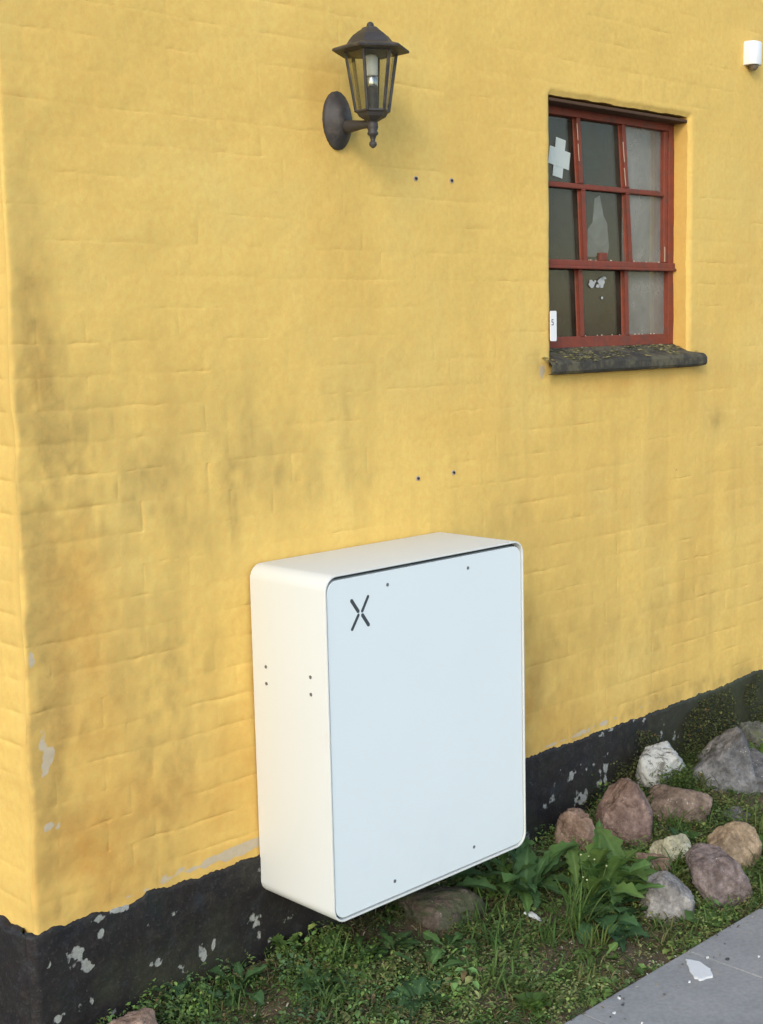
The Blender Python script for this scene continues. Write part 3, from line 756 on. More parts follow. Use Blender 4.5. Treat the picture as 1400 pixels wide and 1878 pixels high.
stem = lp('finial', lathe(LX, LY, [(1.768, .008), (1.762, .0125), (1.752, .0128), (1.745, .010), (1.742, .0125), (1.738, .0125), (1.734, .008), (1.727, .0055), (1.722, .0055), (1.720, .0085), (1.714, .0088), (1.709, .0045), (1.707, .001)], 14), M_LAMP, True)
lp('cup', lathe(LX, LY, [(1.790, .040), (1.786, .041), (1.784, .036), (1.776, .031), (1.770, .020), (1.766, .013), (1.762, .010)], 6, PH), M_LAMP)
# roof
rb = bmesh.new()
add_rings(rb, [circ(LX, LY, z, r, 6, PH) for z, r in ((1.914, .060), (1.9165, .0625), (1.9175, .0885), (1.9205, .0900), (1.9235, .0880), (1.934, .0555), (1.944, .049), (1.953, .041), (1.961, .030), (1.967, .0205), (1.970, .0185), (1.9725, .011))])
roof = lp('roof', rb, M_LAMP)
lp('finial', lathe(LX, LY, [(1.970, .009), (1.976, .0085), (1.980, .007), (1.983, .003)], 10), M_LAMP, True)
# six corner posts, six panes, top and bottom rings
zt, zb2, rt, rb2 = 1.9145, 1.788, .0590, .0385
for k in range(6):
    a = PH + k * math.pi / 3; a2 = a + math.pi / 3
    ca, sa = math.cos(a), math.sin(a)
    bm = bmesh.new(); add_bar(bm, (LX + rb2 * ca, LY + rb2 * sa, zb2), (LX + rt * ca, LY + rt * sa, zt), .0055, .0045, (ca, sa, 0), .0008); lp('post', bm, M_LAMP)
    q = [(LX + r * math.cos(t) * .955, LY + r * math.sin(t) * .955, z) for r, t, z in ((rb2, a, zb2), (rb2, a2, zb2), (rt, a2, zt), (rt, a, zt))]
    nrm = np.array([math.cos(a + math.pi / 6), math.sin(a + math.pi / 6), 0]) * .0015
    bm = bmesh.new(); add_rings(bm, [q, [tuple(np.array(p) - nrm) for p in q]]); lp('pane', bm, M_LGLASS)
lp('bulb_socket', lathe(LX, LY, [(1.786, .016), (1.792, .0155), (1.838, .0135), (1.841, .012)], 16), M_LAMP, True)
lp('bulb_collar', lathe(LX, LY, [(1.8405, .0132), (1.842, .0140), (1.864, .0140), (1.866, .012)], 16), M_CHROME, True)
lp('bulb', lathe(LX, LY, [(1.8655, .0125), (1.868, .0145), (1.905, .0150), (1.910, .012), (1.912, .004)], 16), M_TUBE, True)

# ================================================================== SENSOR, TAG, TAPE CROSS, PLUGS
sen = tag(empty('motion_sensor', (2.10, 0, 2.15)), 'small white motion sensor box high on the yellow wall right of the window', 'sensor')
bm = bmesh.new()
ring = []
W_, D_ = .031, .040
prof_ = [(-W_, 0), (-W_, -.022), (-W_ * .86, -.033), (-W_ * .45, -D_), (W_ * .45, -D_), (W_ * .86, -.033), (W_, -.022), (W_, 0)]
for z, s in ((2.112, .97), (2.115, 1), (2.178, 1), (2.183, .94), (2.185, .8)):
    ring.append([(2.100 + x * s, y * (s if y < 0 else 1), z) for x, y in prof_])
add_rings(bm, ring)
me = bm_mesh('housing', bm); me.transform(Matrix.Translation((-2.10, 0, -2.15))); o = link('housing', me, M_WHITE, sen); autosmooth(o, 50)
bm = lathe(2.100, -.019, [(2.1118, .016), (2.106, .0155), (2.099, .012), (2.095, .006)], 14)
me = bm_mesh('lens', bm, True); me.transform(Matrix.Translation((-2.10, 0, -2.15))); link('lens', me, M_LENS, sen)

tg = tag(empty('white_tag', (1.094, -.006, 1.30)), 'small white rounded tag with dark print at the left edge of the window opening', 'tag')
bm = bmesh.new(); add_rings(bm, [rrect(-.0130, .0135, -.0415, .0415, .004, .0012, 5), rrect(-.0130, .0135, -.0415, .0415, .004, -.0012, 5)]); link('plate', bm_mesh('plate', bm), M_WHITE, tg)
bm = bmesh.new()
for (lo, hi) in (((-.0085, -.0016, .016), (-.0005, -.0011, .0185)), ((-.0085, -.0016, .0105), (-.0065, -.0011, .016)), ((-.0065, -.0016, .0095), (-.0005, -.0011, .012)), ((-.002, -.0016, .0045), (0, -.0011, .0095)), ((-.0085, -.0016, .0022), (-.0005, -.0011, .0045))): add_box(bm, lo, hi)
link('print', bm_mesh('print', bm), M_INK, tg)

tc = tag(empty('tape_cross', (1.2225, GB0 + .011, 1.771)), 'pale grey cross of tape stuck on the top left window pane', 'tape')
TCM = Matrix.Rotation(R_(9), 4, 'Y')
for (w, h, y) in ((.044, .108, 0), (.094, .049, -.0006)):
    bm = bmesh.new(); add_box(bm, (-w / 2, y - .0005, -h / 2), (w / 2, y, h / 2)); me = bm_mesh('tape_strip', bm); me.transform(TCM); link('tape_strip', me, M_TAPE, tc)

sc_ = bmesh.new()
pts = [(1.40, 1.50), (1.41, 1.58), (1.435, 1.60), (1.45, 1.67), (1.475, 1.68), (1.49, 1.62), (1.505, 1.60), (1.51, 1.53), (1.50, 1.505), (1.47, 1.515), (1.44, 1.50)]
add_rings(sc_, [[(x - .035, .084 + .01 * (z - 1.5) * 5, z) for x, z in pts], [(x - .035, .085 + .01 * (z - 1.5) * 5, z) for x, z in pts]])
tag(link('torn_paper', bm_mesh('torn_paper', sc_), M_PAPER), 'torn grey paper scrap behind the middle window pane', 'paper')

for (x, z, tx) in ((.566, 1.667, 'left wall plug of the upper pair below the lantern'), (.696, 1.670, 'right wall plug of the upper pair below the lantern'), (.553, .925, 'left wall plug of the lower pair above the white cabinet'), (.687, .928, 'right wall plug of the lower pair above the white cabinet')):
    i = int(np.clip(round((x - XC) / DX), 0, NXc)); j = int(round((z - Z0) / DZ))
    yw = POS[i, j, 1]
    pg = tag(empty('wall_plug', (x, yw, z)), tx, 'wall plug', 'wall plugs left in the yellow wall')
    disc('collar', (0, .001, 0), .0068, 'y', M_PLUG, pg, .0025); disc('screw', (.0008, -.0012, 0), .0034, 'y', M_INK, pg, .003)

# ================================================================== STONES
def ico(sub):
    bm = bmesh.new(); bmesh.ops.create_icosphere(bm, subdivisions=sub, radius=1)
    v = np.array([p.co[:] for p in bm.verts]); f = np.array([[q.index for q in fc.verts] for fc in bm.faces]); bm.free(); return v, f
ICO = {s: ico(s) for s in (2, 4, 5)}
def stone(name, label, loc, w, h, d, mat, seed, facets=10, sharp=22, planes=None, rot=0.0, sub=5, cat='stone', group='field stones piled at the foot of the wall', rough=1.0):
    v, f = ICO[sub]
    g = np.random.default_rng(seed)
    # half-space shape seen from the front: a right, b up, c towards the viewer
    pl = []
    for k in range(facets):
        n = g.normal(size=3); n /= np.linalg.norm(n); pl.append((n, g.uniform(.52, .88)))
    if planes: pl = [(np.array(n, float) / np.linalg.norm(n), dd) for n, dd in planes]
    s = (np.abs(v) ** 2.2).sum(1)          # rounded body
    s = (s * .80) ** (sharp / 2.2)
    for n, dd in pl: s = s + np.clip(v @ n / dd, 0, None) ** sharp
    r = s ** (-1 / sharp)
    q = v * r[:, None]
    nz = fbm(v[:, 0] * 1.6, v[:, 1] * 1.6, v[:, 2] * 1.6, 3, seed) * .13 + fbm(v[:, 0] * 5, v[:, 1] * 5, v[:, 2] * 5, 4, seed + 5, .6) * .095 + fbm(v[:, 0] * 16, v[:, 1] * 16, v[:, 2] * 16, 3, seed + 9, .6) * .048
    q = q * (1 + rough * nz)[:, None]
    mx = [np.abs(q[:, k]).max() for k in range(3)]
    q = q / np.array(mx)
    c, s_ = math.cos(rot), math.sin(rot)
    if cat == 'stone': w, h, d = w * 1.13, h * 1.10, d * 1.1
    q = np.stack([q[:, 0] * w / 2, q[:, 1] * h / 2, q[:, 2] * d / 2], 1)
    q = np.stack([q[:, 0] * c - q[:, 1] * s_, q[:, 0] * s_ + q[:, 1] * c, q[:, 2]], 1)
    # stand the shape in the place: right and towards-viewer directions lie in the ground plane
    a = np.array([.719, -.695, 0]); b = np.array([0, 0, 1.]); cc = np.array([-.695, -.719, 0])
    q = q[:, 0:1] * a + q[:, 1:2] * b + q[:, 2:3] * cc
    me = mesh_np(name, q, f); o = link(name, me, mat, None, loc)
    return tag(o, label, cat, group)

RK = {
 'white': mat_rock('lichened_granite', (0.154, 0.152, 0.133), (0.310, 0.307, 0.284), lich=(0.485, 0.494, 0.465), lichlvl=.52),
 'dark': mat_rock('grey_granite', (0.105, 0.104, 0.104), (0.180, 0.176, 0.172), lich=(0.239, 0.250, 0.242), lichlvl=.76, scale=9),
 'mossy': mat_rock('mossy_grey', (0.099, 0.101, 0.083), (0.154, 0.158, 0.134), lich=(0.105, 0.117, 0.062), lichlvl=.6),
 'red': mat_rock('red_granite', (0.165, 0.108, 0.086), (0.240, 0.168, 0.138), speck=(0.415, 0.380, 0.357), lich=(0.365, 0.338, 0.319), lichlvl=.78),
 'brown': mat_rock('brown_granite', (0.150, 0.110, 0.084), (0.225, 0.170, 0.132), lich=(0.326, 0.330, 0.301), lichlvl=.74),
 'tan': mat_rock('tan_stone', (0.225, 0.150, 0.108), (0.310, 0.218, 0.162), lich=(0.305, 0.266, 0.206), lichlvl=.72),
 'ochre': mat_rock('ochre_stone', (0.235, 0.168, 0.105), (0.320, 0.240, 0.155), lich=(0.297, 0.279, 0.219), lichlvl=.74),
 'pale': mat_rock('pale_limestone', (0.40, 0.375, 0.250), (0.52, 0.495, 0.350), lich=(0.492, 0.501, 0.419), lichlvl=.74),
 'purple': mat_rock('purple_granite', (0.128, 0.096, 0.084), (0.220, 0.178, 0.164), lich=(0.400, 0.396, 0.357), lichlvl=.735),
 'grey': mat_rock('light_grey_stone', (0.185, 0.172, 0.158), (0.275, 0.262, 0.243), lich=(0.351, 0.355, 0.332), lichlvl=.74),
 'dirty': mat_rock('dirty_stone', (0.105, 0.082, 0.064), (0.165, 0.128, 0.102), lich=(0.068, 0.080, 0.043), lichlvl=.55),
}
stone('stone', 'rough white and grey lichened stone against the black plinth, weeds in front', (1.495, -.10, -.030), .155, .165, .13, RK['white'], 3, 10)
# big dark stone: peak with a low shoulder on the right
stone('stone', 'large dark grey angular stone with pointed top at the right edge', (1.690, -.215, -.082), .250, .250, .18, RK['dark'], 8, 0, 16,
      planes=[((-.62, .78, .05), .62), ((.95, .30, .05), .52), ((0, -1, 0), .75), ((-.9, -.4, .2), .86), ((.2, .25, .95), .62), ((-.3, .1, .95), .66), ((.1, -.5, .85), .7)])
stone('stone', 'dark grey block lying right of the pointed stone at the frame edge', (1.800, -.250, -.120), .28, .145, .20, RK['dark'], 18, 9, 14, rot=-.25)
stone('stone', 'mossy grey stone half hidden behind the pointed dark stone', (2.020, -.085, -.075), .16, .15, .12, RK['mossy'], 21, 9)
stone('stone', 'reddish pointed granite stone beside the leafy plant', (1.185, -.19, -.088), .150, .200, .13, RK['red'], 30, 0, 14,
      planes=[((-.75, .65, .1), .70), ((.80, .55, .1), .74), ((0, -1, 0), .85), ((-1, 0, .1), .85), ((1, -.2, .1), .85), ((.1, .3, .95), .7), ((-.4, -.3, .85), .8)])
stone('stone', 'brown rounded stone in the middle of the pile', (1.430, -.21, -.118), .188, .150, .14, RK['brown'], 41, 8, rot=-.2)
stone('stone', 'tan stone behind the big leaves near the cabinet', (1.068, -.105, -.135), .122, .145, .10, RK['tan'], 53, 7)
stone('stone', 'small pale yellow stone partly covered by moss', (1.142, -.365, -.143), .108, .115, .09, RK['pale'], 61, 7)
stone('stone', 'large purple brown oval stone standing near the pavement', (1.066, -.565, -.118), .142, .195, .12, RK['purple'], 74, 6, 8, rot=.12)
stone('stone', 'sandy ochre stone leaning behind the purple oval stone', (1.243, -.495, -.130), .150, .165, .12, RK['ochre'], 83, 6, 8)
stone('stone', 'light grey flat topped stone at the edge of the weeds', (.897, -.525, -.146), .126, .120, .10, RK['grey'], 92, 0, 12,
      planes=[((.62, .78, .1), .58), ((-.95, .2, .1), .80), ((0, -1, 0), .8), ((1, -.1, .1), .84), ((0, .2, 1), .75), ((-.3, 1, .1), .80)])
stone('stone', 'small pinkish stone between the leafy plant and the light grey stone', (1.075, -.345, -.165), .105, .095, .09, RK['tan'], 101, 8)
stone('stone', 'round brown stone at the foot of the plinth, bottom left', (-.452, -.095, -.150), .150, .150, .12, RK['tan'], 112, 4, 8)
stone('stone', 'low dirt covered brown stone on the ground under the cabinet', (.462, -.135, -.168), .230, .120, .16, RK['dirty'], 121, 7, 8)
stone('stone', 'small dark stone wedged under the brown rounded stone', (1.325, -.235, -.165), .085, .075, .07, RK['dark'], 133, 8)
stone('stone', 'dark bluish stone lying low between the brown and ochre stones', (1.525, -.300, -.165), .130, .075, .10, RK['dark'], 141, 8)
stone('stone', 'mossy brown stone low at the right frame edge', (1.86, -.36, -.150), .16, .11, .12, RK['mossy'], 149, 8)

# ================================================================== PLANTS
def leaf_arrays(L, W, lobes=0, seed=0, nt=13, nw=7, droop=.9, fold=.35, wav=.12, petiole=.15, shape='dock'):
    """leaf along +x, z up; returns V,F,tint weight (midrib 1..edge 0)"""
    g = np.random.default_rng(seed)
    t = np.linspace(0, 1, nt); u = np.linspace(-1, 1, nw)
    T, Uu = np.meshgrid(t, u, indexing='ij')
    tt = np.clip((t - petiole) / (1 - petiole), 0, 1)
    if shape == 'dock': w = np.sin(np.pi * tt ** .75) ** .8
    elif shape == 'lobed': w = (.25 + .75 * tt ** .8) * np.sin(np.pi * np.clip(tt, 0, 1) ** 1.6) ** .55
    elif shape == 'round': w = np.sqrt(np.clip(1 - (2 * tt - 1) ** 2, 0, 1))
    else: w = np.sin(np.pi * np.clip(tt * .9 + .1, 0, 1)) ** .6
    w = np.where(t < petiole, .06, np.maximum(w, .05)); w[-1] = .02
    wl = np.ones((nt, nw))
    if lobes:
        ph_ = g.uniform(0, 1, 2); saw = np.where(Uu > 0, (T * lobes + ph_[0]) % 1.0, (T * lobes + ph_[1]) % 1.0); wl = np.where(abs(Uu) > .5, 1.12 - .62 * saw, np.where(abs(Uu) > .2, 1.05 - .35 * saw, 1))
    wl = wl * (1 + wav * vnoise(T * 6, Uu * 1.5 + seed, 0, seed % 50))
    wid = W / 2 * w[:, None] * Uu * wl
    ang = droop * t ** 1.4
    cx = np.concatenate([[0], np.cumsum(np.cos((ang[1:] + ang[:-1]) / 2))]) * L / (nt - 1)
    cz = -np.concatenate([[0], np.cumsum(np.sin((ang[1:] + ang[:-1]) / 2))]) * L / (nt - 1)
    zf = fold * abs(wid) + wav * W * .22 * vnoise(T * 7, Uu * 2.2, seed * .37, 3) * abs(Uu)
    Xl = cx[:, None] + np.sin(ang)[:, None] * zf; Zl = cz[:, None] + np.cos(ang)[:, None] * zf
    V = np.stack([Xl, wid, Zl], -1).reshape(-1, 3)
    ii = np.arange(nt * nw).reshape(nt, nw)
    F = np.stack([ii[:-1, :-1], ii[1:, :-1], ii[1:, 1:], ii[:-1, 1:]], -1).reshape(-1, 4)
    mid = np.where(abs(Uu) < .1, 1.0, 0.0) * np.clip(1.1 - .5 * T, 0, 1)
    return V, F, np.maximum(mid, (T < petiole) * 1.0).reshape(-1)

def rotz(V, a):
    c, s = math.cos(a), math.sin(a); return np.stack([V[:, 0] * c - V[:, 1] * s, V[:, 0] * s + V[:, 1] * c, V[:, 2]], 1)
def roty(V, a):
    c, s = math.cos(a), math.sin(a); return np.stack([V[:, 0] * c - V[:, 2] * s, V[:, 1], V[:, 0] * s + V[:, 2] * c], 1)
def rotx(V, a):
    c, s = math.cos(a), math.sin(a); return np.stack([V[:, 0], V[:, 1] * c - V[:, 2] * s, V[:, 1] * s + V[:, 2] * c], 1)

GREENS = [(0.062, 0.120, 0.034), (0.075, 0.135, 0.036), (0.045, 0.095, 0.036), (0.088, 0.145, 0.038), (0.055, 0.110, 0.042)]
def add_leaf(root, L, W, az, el, seed, shape='dock', lobes=0, droop=.9, col=None, base=(0, 0, 0), tw=0.0, fold=.35, wav=.16, petiole=.15, nt=13):
    V, F, mid = leaf_arrays(L, W, lobes, seed, nt, 7, droop, fold, wav, petiole, shape)
    V = rotx(V, tw); V = roty(V, el); V = rotz(V, az) + np.array(base)
    me = mesh_np('leaf', V, F)
    c = np.array(col if col is not None else GREENS[seed % 5]); mr = c * 1.5 + np.array([.05, .06, .03])
    attr(me, 'tint', c[None] * (1 - mid[:, None] * .7) + mr[None] * mid[:, None] * .7)
    return link('leaf', me, M_LEAF, root)

def stem_to(root, p, q, r=.0018, mat=None, name='stem'):
    bm = bmesh.new(); p = Vector(p); q = Vector(q); m_ = (p + q) / 2 + Vector((random.uniform(-.01, .01), random.uniform(-.01, .01), 0))
    prev = None; rings = []
    for k in range(6):
        t = k / 5; c = p * (1 - t) ** 2 + m_ * 2 * t * (1 - t) + q * t * t
        rings.append([(c.x + r * (1 - .5 * t) * math.cos(a), c.y + r * (1 - .5 * t) * math.sin(a), c.z) for a in np.linspace(0, 2 * math.pi, 6)[:-1]])
    add_rings(bm, rings); return link(name, bm_mesh(name, bm, True), mat or M_STEM, root)

def plant(name, label, x, y, cat='weed', group=None, dz=0):
    return tag(empty(name, (x, y, float(soil_z(x, y)) + dz)), label, cat, group)

# large leafy weed between cabinet and stones
pl = plant('leafy_weed', 'large leafy green weed with broad drooping leaves in front of the reddish stone', .80, -.36)
GREENS = [tuple(np.array(c) * 1.30) for c in GREENS]
def bush(pl, n, L, W, az, el, seed, cols, spread=.03, lob=(5, 8), wav=.45, dr=(.5, 1.5)):
    g = random.Random(seed)
    for i in range(n):
        k = g.uniform(.7, 1.12)
        add_leaf(pl, L * k, W * k * g.uniform(.8, 1.2), R_(g.uniform(*az)), R_(g.uniform(*el)), seed * 40 + i, g.choice(['dock', 'lobed', 'dock']), g.randint(*lob), g.uniform(*dr), col=np.array(cols[i % len(cols)]) * g.uniform(.8, 1.3),
                 base=(g.gauss(0, spread), g.gauss(0, spread), g.uniform(0, .02)), tw=g.uniform(-.6, .6), wav=wav, nt=20)
bush(pl, 32, .205, .064, (-150, 70), (25, 80), 5, [GREENS[3], GREENS[1], GREENS[0]], .035)
add_leaf(pl, .21, .085, R_(-48), R_(38), 911, 'dock', 6, .9, col=GREENS[4], wav=.3, nt=20)
add_leaf(pl, .19, .085, R_(-20), R_(55), 912, 'dock', 6, .6, col=GREENS[3], wav=.3, nt=20)
pl = plant('leafy_weed', 'dark green weed with long hanging leaves right beside the cabinet corner', .70, -.20)
bush(pl, 24, .180, .050, (-180, 180), (35, 85), 6, [GREENS[2], GREENS[4], GREENS[0]], .03, dr=(.8, 1.9))
pl = plant('leafy_weed', 'dark broad leaved weed sprawling towards the light grey stone', .735, -.425)
bush(pl, 18, .125, .062, (-140, 10), (0, 60), 7, [GREENS[2], GREENS[4], GREENS[2]], .03, (4, 7), .35)
# budding groundsel among the leaves
pl = plant('budding_weed', 'thin weed with small cream buds among the broad leaves', .735, -.40)
for i in range(6):
    q = (random.uniform(-.05, .07), random.uniform(-.05, .05), random.uniform(.09, .15))
    stem_to(pl, (0, 0, 0), q, .0012)
    bm = bmesh.new(); bmesh.ops.create_icosphere(bm, subdivisions=1, radius=.0032); bmesh.ops.scale(bm, vec=(1, 1, .75), verts=bm.verts)
    link('bud', bm_mesh('bud', bm, True), M_BUD, pl, q)
def tuft(label, x, y, n, h, spread, cols, group=None, wd=.004):
    t = plant('grass_tuft', label, x, y, 'grass', group)
    for i in range(n):
        add_leaf(t, h * random.uniform(.6, 1.1), wd * random.uniform(.7, 1.3), random.uniform(0, 6.28), R_(random.uniform(50, 86)), 300 + i, 'blade', 0, random.uniform(.3, 1.5), col=cols[i % len(cols)], base=(random.gauss(0, spread), random.gauss(0, spread), 0), fold=.2, wav=.02, petiole=.02, nt=8)
LG = [(0.085, 0.150, 0.035), (0.060, 0.120, 0.028), (0.11, 0.165, 0.05)]
tuft('tall upright grass tuft in front of the leafy weed', .635, -.435, 60, .165, .018, LG)
tuft('short yellowish grass tuft between leafy weed and pavement', .625, -.50, 36, .075, .02, [(0.14, 0.17, 0.04), (0.10, 0.15, 0.035)])
tuft('long grass clump beside the pale yellow stone', 1.02, -.44, 34, .12, .025, LG)
tuft('green grass clump in front of the purple oval stone', .96, -.60, 46, .07, .03, LG)
tuft('grass growing between the purple stone and the pavement at right', 1.12, -.62, 46, .085, .035, LG)
tuft('yellow green grass clump between the brown and purple stones', 1.20, -.40, 40, .085, .035, [(0.14, 0.17, 0.04), (0.10, 0.15, 0.035)])
tuft('grass clump between the pointed dark stone and the ochre stone', 1.48, -.38, 50, .10, .045, [(0.13, 0.16, 0.045), (0.08, 0.13, 0.035)])
tuft('thin grass clump between the reddish and brown stones', 1.31, -.26, 40, .09, .03, LG)
tuft('grass clump between the lichened stone and the pointed dark stone', 1.585, -.17, 44, .10, .035, [(0.12, 0.14, 0.045), (0.08, 0.11, 0.035)])
tuft('grass clump right of the ochre stone', 1.33, -.56, 40, .11, .03, LG)

YG = [(0.125, 0.165, 0.045), (0.085, 0.140, 0.036), (0.16, 0.165, 0.06)]
for (x, y, n_, h_, tx) in ((.42, -.36, 46, .075, 'short grass tuft in the middle of the bed in front of the cabinet'), (.50, -.26, 40, .085, 'grass tuft beside the dirt covered stone'), (.30, -.47, 50, .07, 'short grass tuft in the bed near the bottom edge'), (.47, -.57, 44, .055, 'yellowish grass fringe along the pavement edge near the bottom'), (.80, -.60, 50, .055, 'yellowish grass fringe along the pavement edge below the light grey stone'),
                           (-.02, -.27, 46, .075, 'grass tuft at the bottom edge below the left cabinet corner'), (.09, -.10, 40, .085, 'grass tuft under the left corner of the cabinet'), (.56, -.40, 40, .08, 'thin grass tuft left of the whitish plaster sliver'), (-.22, -.13, 40, .07, 'grass tuft right of the round brown stone by the plinth')):
    tuft(tx, x, y, n_, h_, .035, YG if y < -.5 else LG)
def rosette(label, x, y, n, L, W, shape, lobes, col, el=(8, 45), group=None, cat='weed', name='weed'):
    r = plant(name, label, x, y, cat, group)
    a0 = random.uniform(0, 6.28)
    n = int(n * 1.5)
    if shape == 'dock' and not lobes: lobes = 5
    for i in range(n):
        add_leaf(r, L * random.uniform(.55, 1.12), W * random.uniform(.8, 1.1), a0 + i * 2.399 + random.uniform(-.2, .2), R_(random.uniform(*el)), random.randrange(9999), shape, lobes, random.uniform(.3, 1.4),
                 col=np.array(col) * random.uniform(.85, 1.45), base=(random.gauss(0, .008), random.gauss(0, .008), random.uniform(0, .012)), tw=random.uniform(-.6, .6), wav=.35, nt=17, petiole=.3 if shape == 'round' else .15)
    return r
rosette('bright green lobed weed under the right end of the cabinet', .665, -.135, 7, .085, .045, 'lobed', 3, (0.095, 0.165, 0.040), (30, 70))
fl = plant('yellow_flower', 'single small yellow flower under the right end of the cabinet', .725, -.085, 'flower')
stem_to(fl, (0, 0, 0), (.0, -.005, .075), .0012)
bm = bmesh.new()
for ring_n, rr_, zz_ in ((12, .011, 0), (9, .007, .003)):
    for k in range(ring_n):
        a = 2 * math.pi * k / ring_n
        c, s = math.cos(a), math.sin(a); w = rr_ * .28
        p = [(-s * w * .4, c * w * .4, zz_), (c * rr_ - s * w, s * rr_ + c * w, zz_ + .003), (c * rr_ * 1.08, s * rr_ * 1.08, zz_ + .0035), (c * rr_ + s * w, s * rr_ - c * w, zz_ + .003), (s * w * .4, -c * w * .4, zz_)]
        bm.faces.new([bm.verts.new(q) for q in p])
link('bloom', bm_mesh('bloom', bm), M_FLOWER, fl, (0, -.005, .075))
rosette('upright broad leaf weed at the plinth left of the cabinet underside', .050, -.030, 5, .085, .035, 'dock', 0, (0.075, 0.130, 0.030), (45, 75))
rosette('dandelion rosette below the left corner of the cabinet', .155, -.150, 8, .105, .036, 'lobed', 4, (0.055, 0.112, 0.030), (10, 45))
rosette('broad leaf rosette at the bottom centre below the cabinet', .115, -.390, 8, .075, .042, 'dock', 0, (0.050, 0.105, 0.040), (15, 55))
rosette('small round leaved weed left of the pavement corner', .275, -.590, 9, .055, .036, 'round', 0, (0.085, 0.150, 0.035), (15, 60))
rosette('dandelion rosette beside the broad leaf rosette', .215, -.330, 9, .095, .034, 'lobed', 4, (0.060, 0.115, 0.032), (10, 50))
rosette('dark leafy weed at the foot of the plinth near the round brown stone', -.270, -.060, 10, .080, .034, 'lobed', 3, (0.045, 0.092, 0.040), (20, 65))
rosette('dark green weed along the plinth between stone and cabinet', -.140, -.085, 10, .085, .038, 'lobed', 3, (0.048, 0.100, 0.036), (20, 65))
rosette('mid green weed in the bed below the left side of the cabinet', .005, -.205, 9, .085, .04, 'dock', 0, (0.055, 0.108, 0.036), (15, 55))
rosette('low weed in front of the dirty brown stone', .335, -.290, 8, .075, .036, 'lobed', 3, (0.055, 0.108, 0.03), (10, 50))
rosette('weed with narrow leaves below the centre of the cabinet', .250, -.190, 8, .085, .028, 'dock', 0, (0.05, 0.10, 0.034), (20, 65))
rosette('pale green leafy weed in front of the lichened stone', 1.435, -.175, 12, .060, .036, 'round', 0, (0.070, 0.135, 0.032), (20, 75))
rosette('leafy weed hanging over the lichened stone right side', 1.52, -.165, 10, .055, .032, 'round', 0, (0.070, 0.135, 0.034), (20, 75))
rosette('green weed wedged between lichened and reddish stones', 1.355, -.115, 12, .075, .042, 'lobed', 2, (0.055, 0.120, 0.030), (20, 75))
rosette('single broad leaf weed in front of the purple oval stone', .905, -.60, 4, .060, .042, 'round', 0, (0.080, 0.145, 0.040), (20, 60))
rosette('bright leafy weed at the right frame edge beside the dark stone', 1.90, -.20, 9, .11, .055, 'dock', 0, (0.085, 0.150, 0.035), (25, 70))
rosette('dark leaved weed between the pale yellow and brown stones', 1.245, -.335, 9, .075, .045, 'dock', 0, (0.040, 0.088, 0.030), (20, 65))
rosette('weed at the right side of the ochre stone', 1.40, -.52, 8, .075, .04, 'lobed', 2, (0.065, 0.125, 0.03), (20, 65))
rosette('low broad leaved weed beside the tall grass tuft', .70, -.50, 9, .085, .045, 'dock', 0, (0.042, 0.092, 0.038), (10, 45))
rosette('weed with lighter leaves in front of the tall grass tuft', .57, -.545, 7, .055, .03, 'lobed', 2, (0.085, 0.14, 0.035), (15, 55))

# ---- stuff: ground cover, moss, litter, wall creepers, grass
LT_V = np.array([(0, 0, 0), (.40, .5, .10), (.42, 0, 0), (.40, -.5, .10), (.78, .38, .05), (.80, 0, -.05), (.78, -.38, .05), (1.0, 0, -.16)])
LT_F = np.array([(0, 2, 1), (0, 3, 2), (1, 2, 5), (1, 5, 4), (2, 3, 6), (2, 6, 5), (4, 5, 7), (5, 6, 7)])
def leaves_mesh(name, P, L, W, az, el, C, mat, label, curl=None):
    n = len(P)
    B = LT_V[None] * np.stack([L, W, L], 1)[:, None, :]
    if curl is not None: B[:, :, 2] -= curl[:, None] * (LT_V[None, :, 0] ** 2) * L[:, None]
    ce, se = np.cos(el)[:, None], np.sin(el)[:, None]
    x = B[..., 0] * ce - B[..., 2] * se; z = B[..., 0] * se + B[..., 2] * ce; y = B[..., 1]
    ca, sa = np.cos(az)[:, None], np.sin(az)[:, None]
    V = np.stack([x * ca - y * sa, x * sa + y * ca, z], -1) + P[:, None, :]
    F = (LT_F[None] + 8 * np.arange(n)[:, None, None]).reshape(-1, 3)
    me = mesh_np(name, V.reshape(-1, 3), F); attr(me, 'tint', np.repeat(C, 8, 0))
    return tag(link(name, me, mat), label, kind='stuff')

def bare(x, y):      # 1 where the soil shows
    b = 1.1 * np.exp(-((x - .52) / .12) ** 2 - ((y + .50) / .07) ** 2) + .9 * np.exp(-((x - .40) / .2) ** 2 - ((y + .16) / .09) ** 2) + .6 * np.exp(-((x - .75) / .1) ** 2 - ((y + .57) / .04) ** 2)
    return np.clip(b + .12 + 1.5 * fbm(x * 5.5, y * 5.5, 0, 3, 160) + .3 * np.exp(-((y + .655) / .03) ** 2), 0, 1)
def bed_points(n):
    x = rng.uniform(-.75, 2.3, n); y = rng.uniform(-.672, -.014, n)
    return x, y
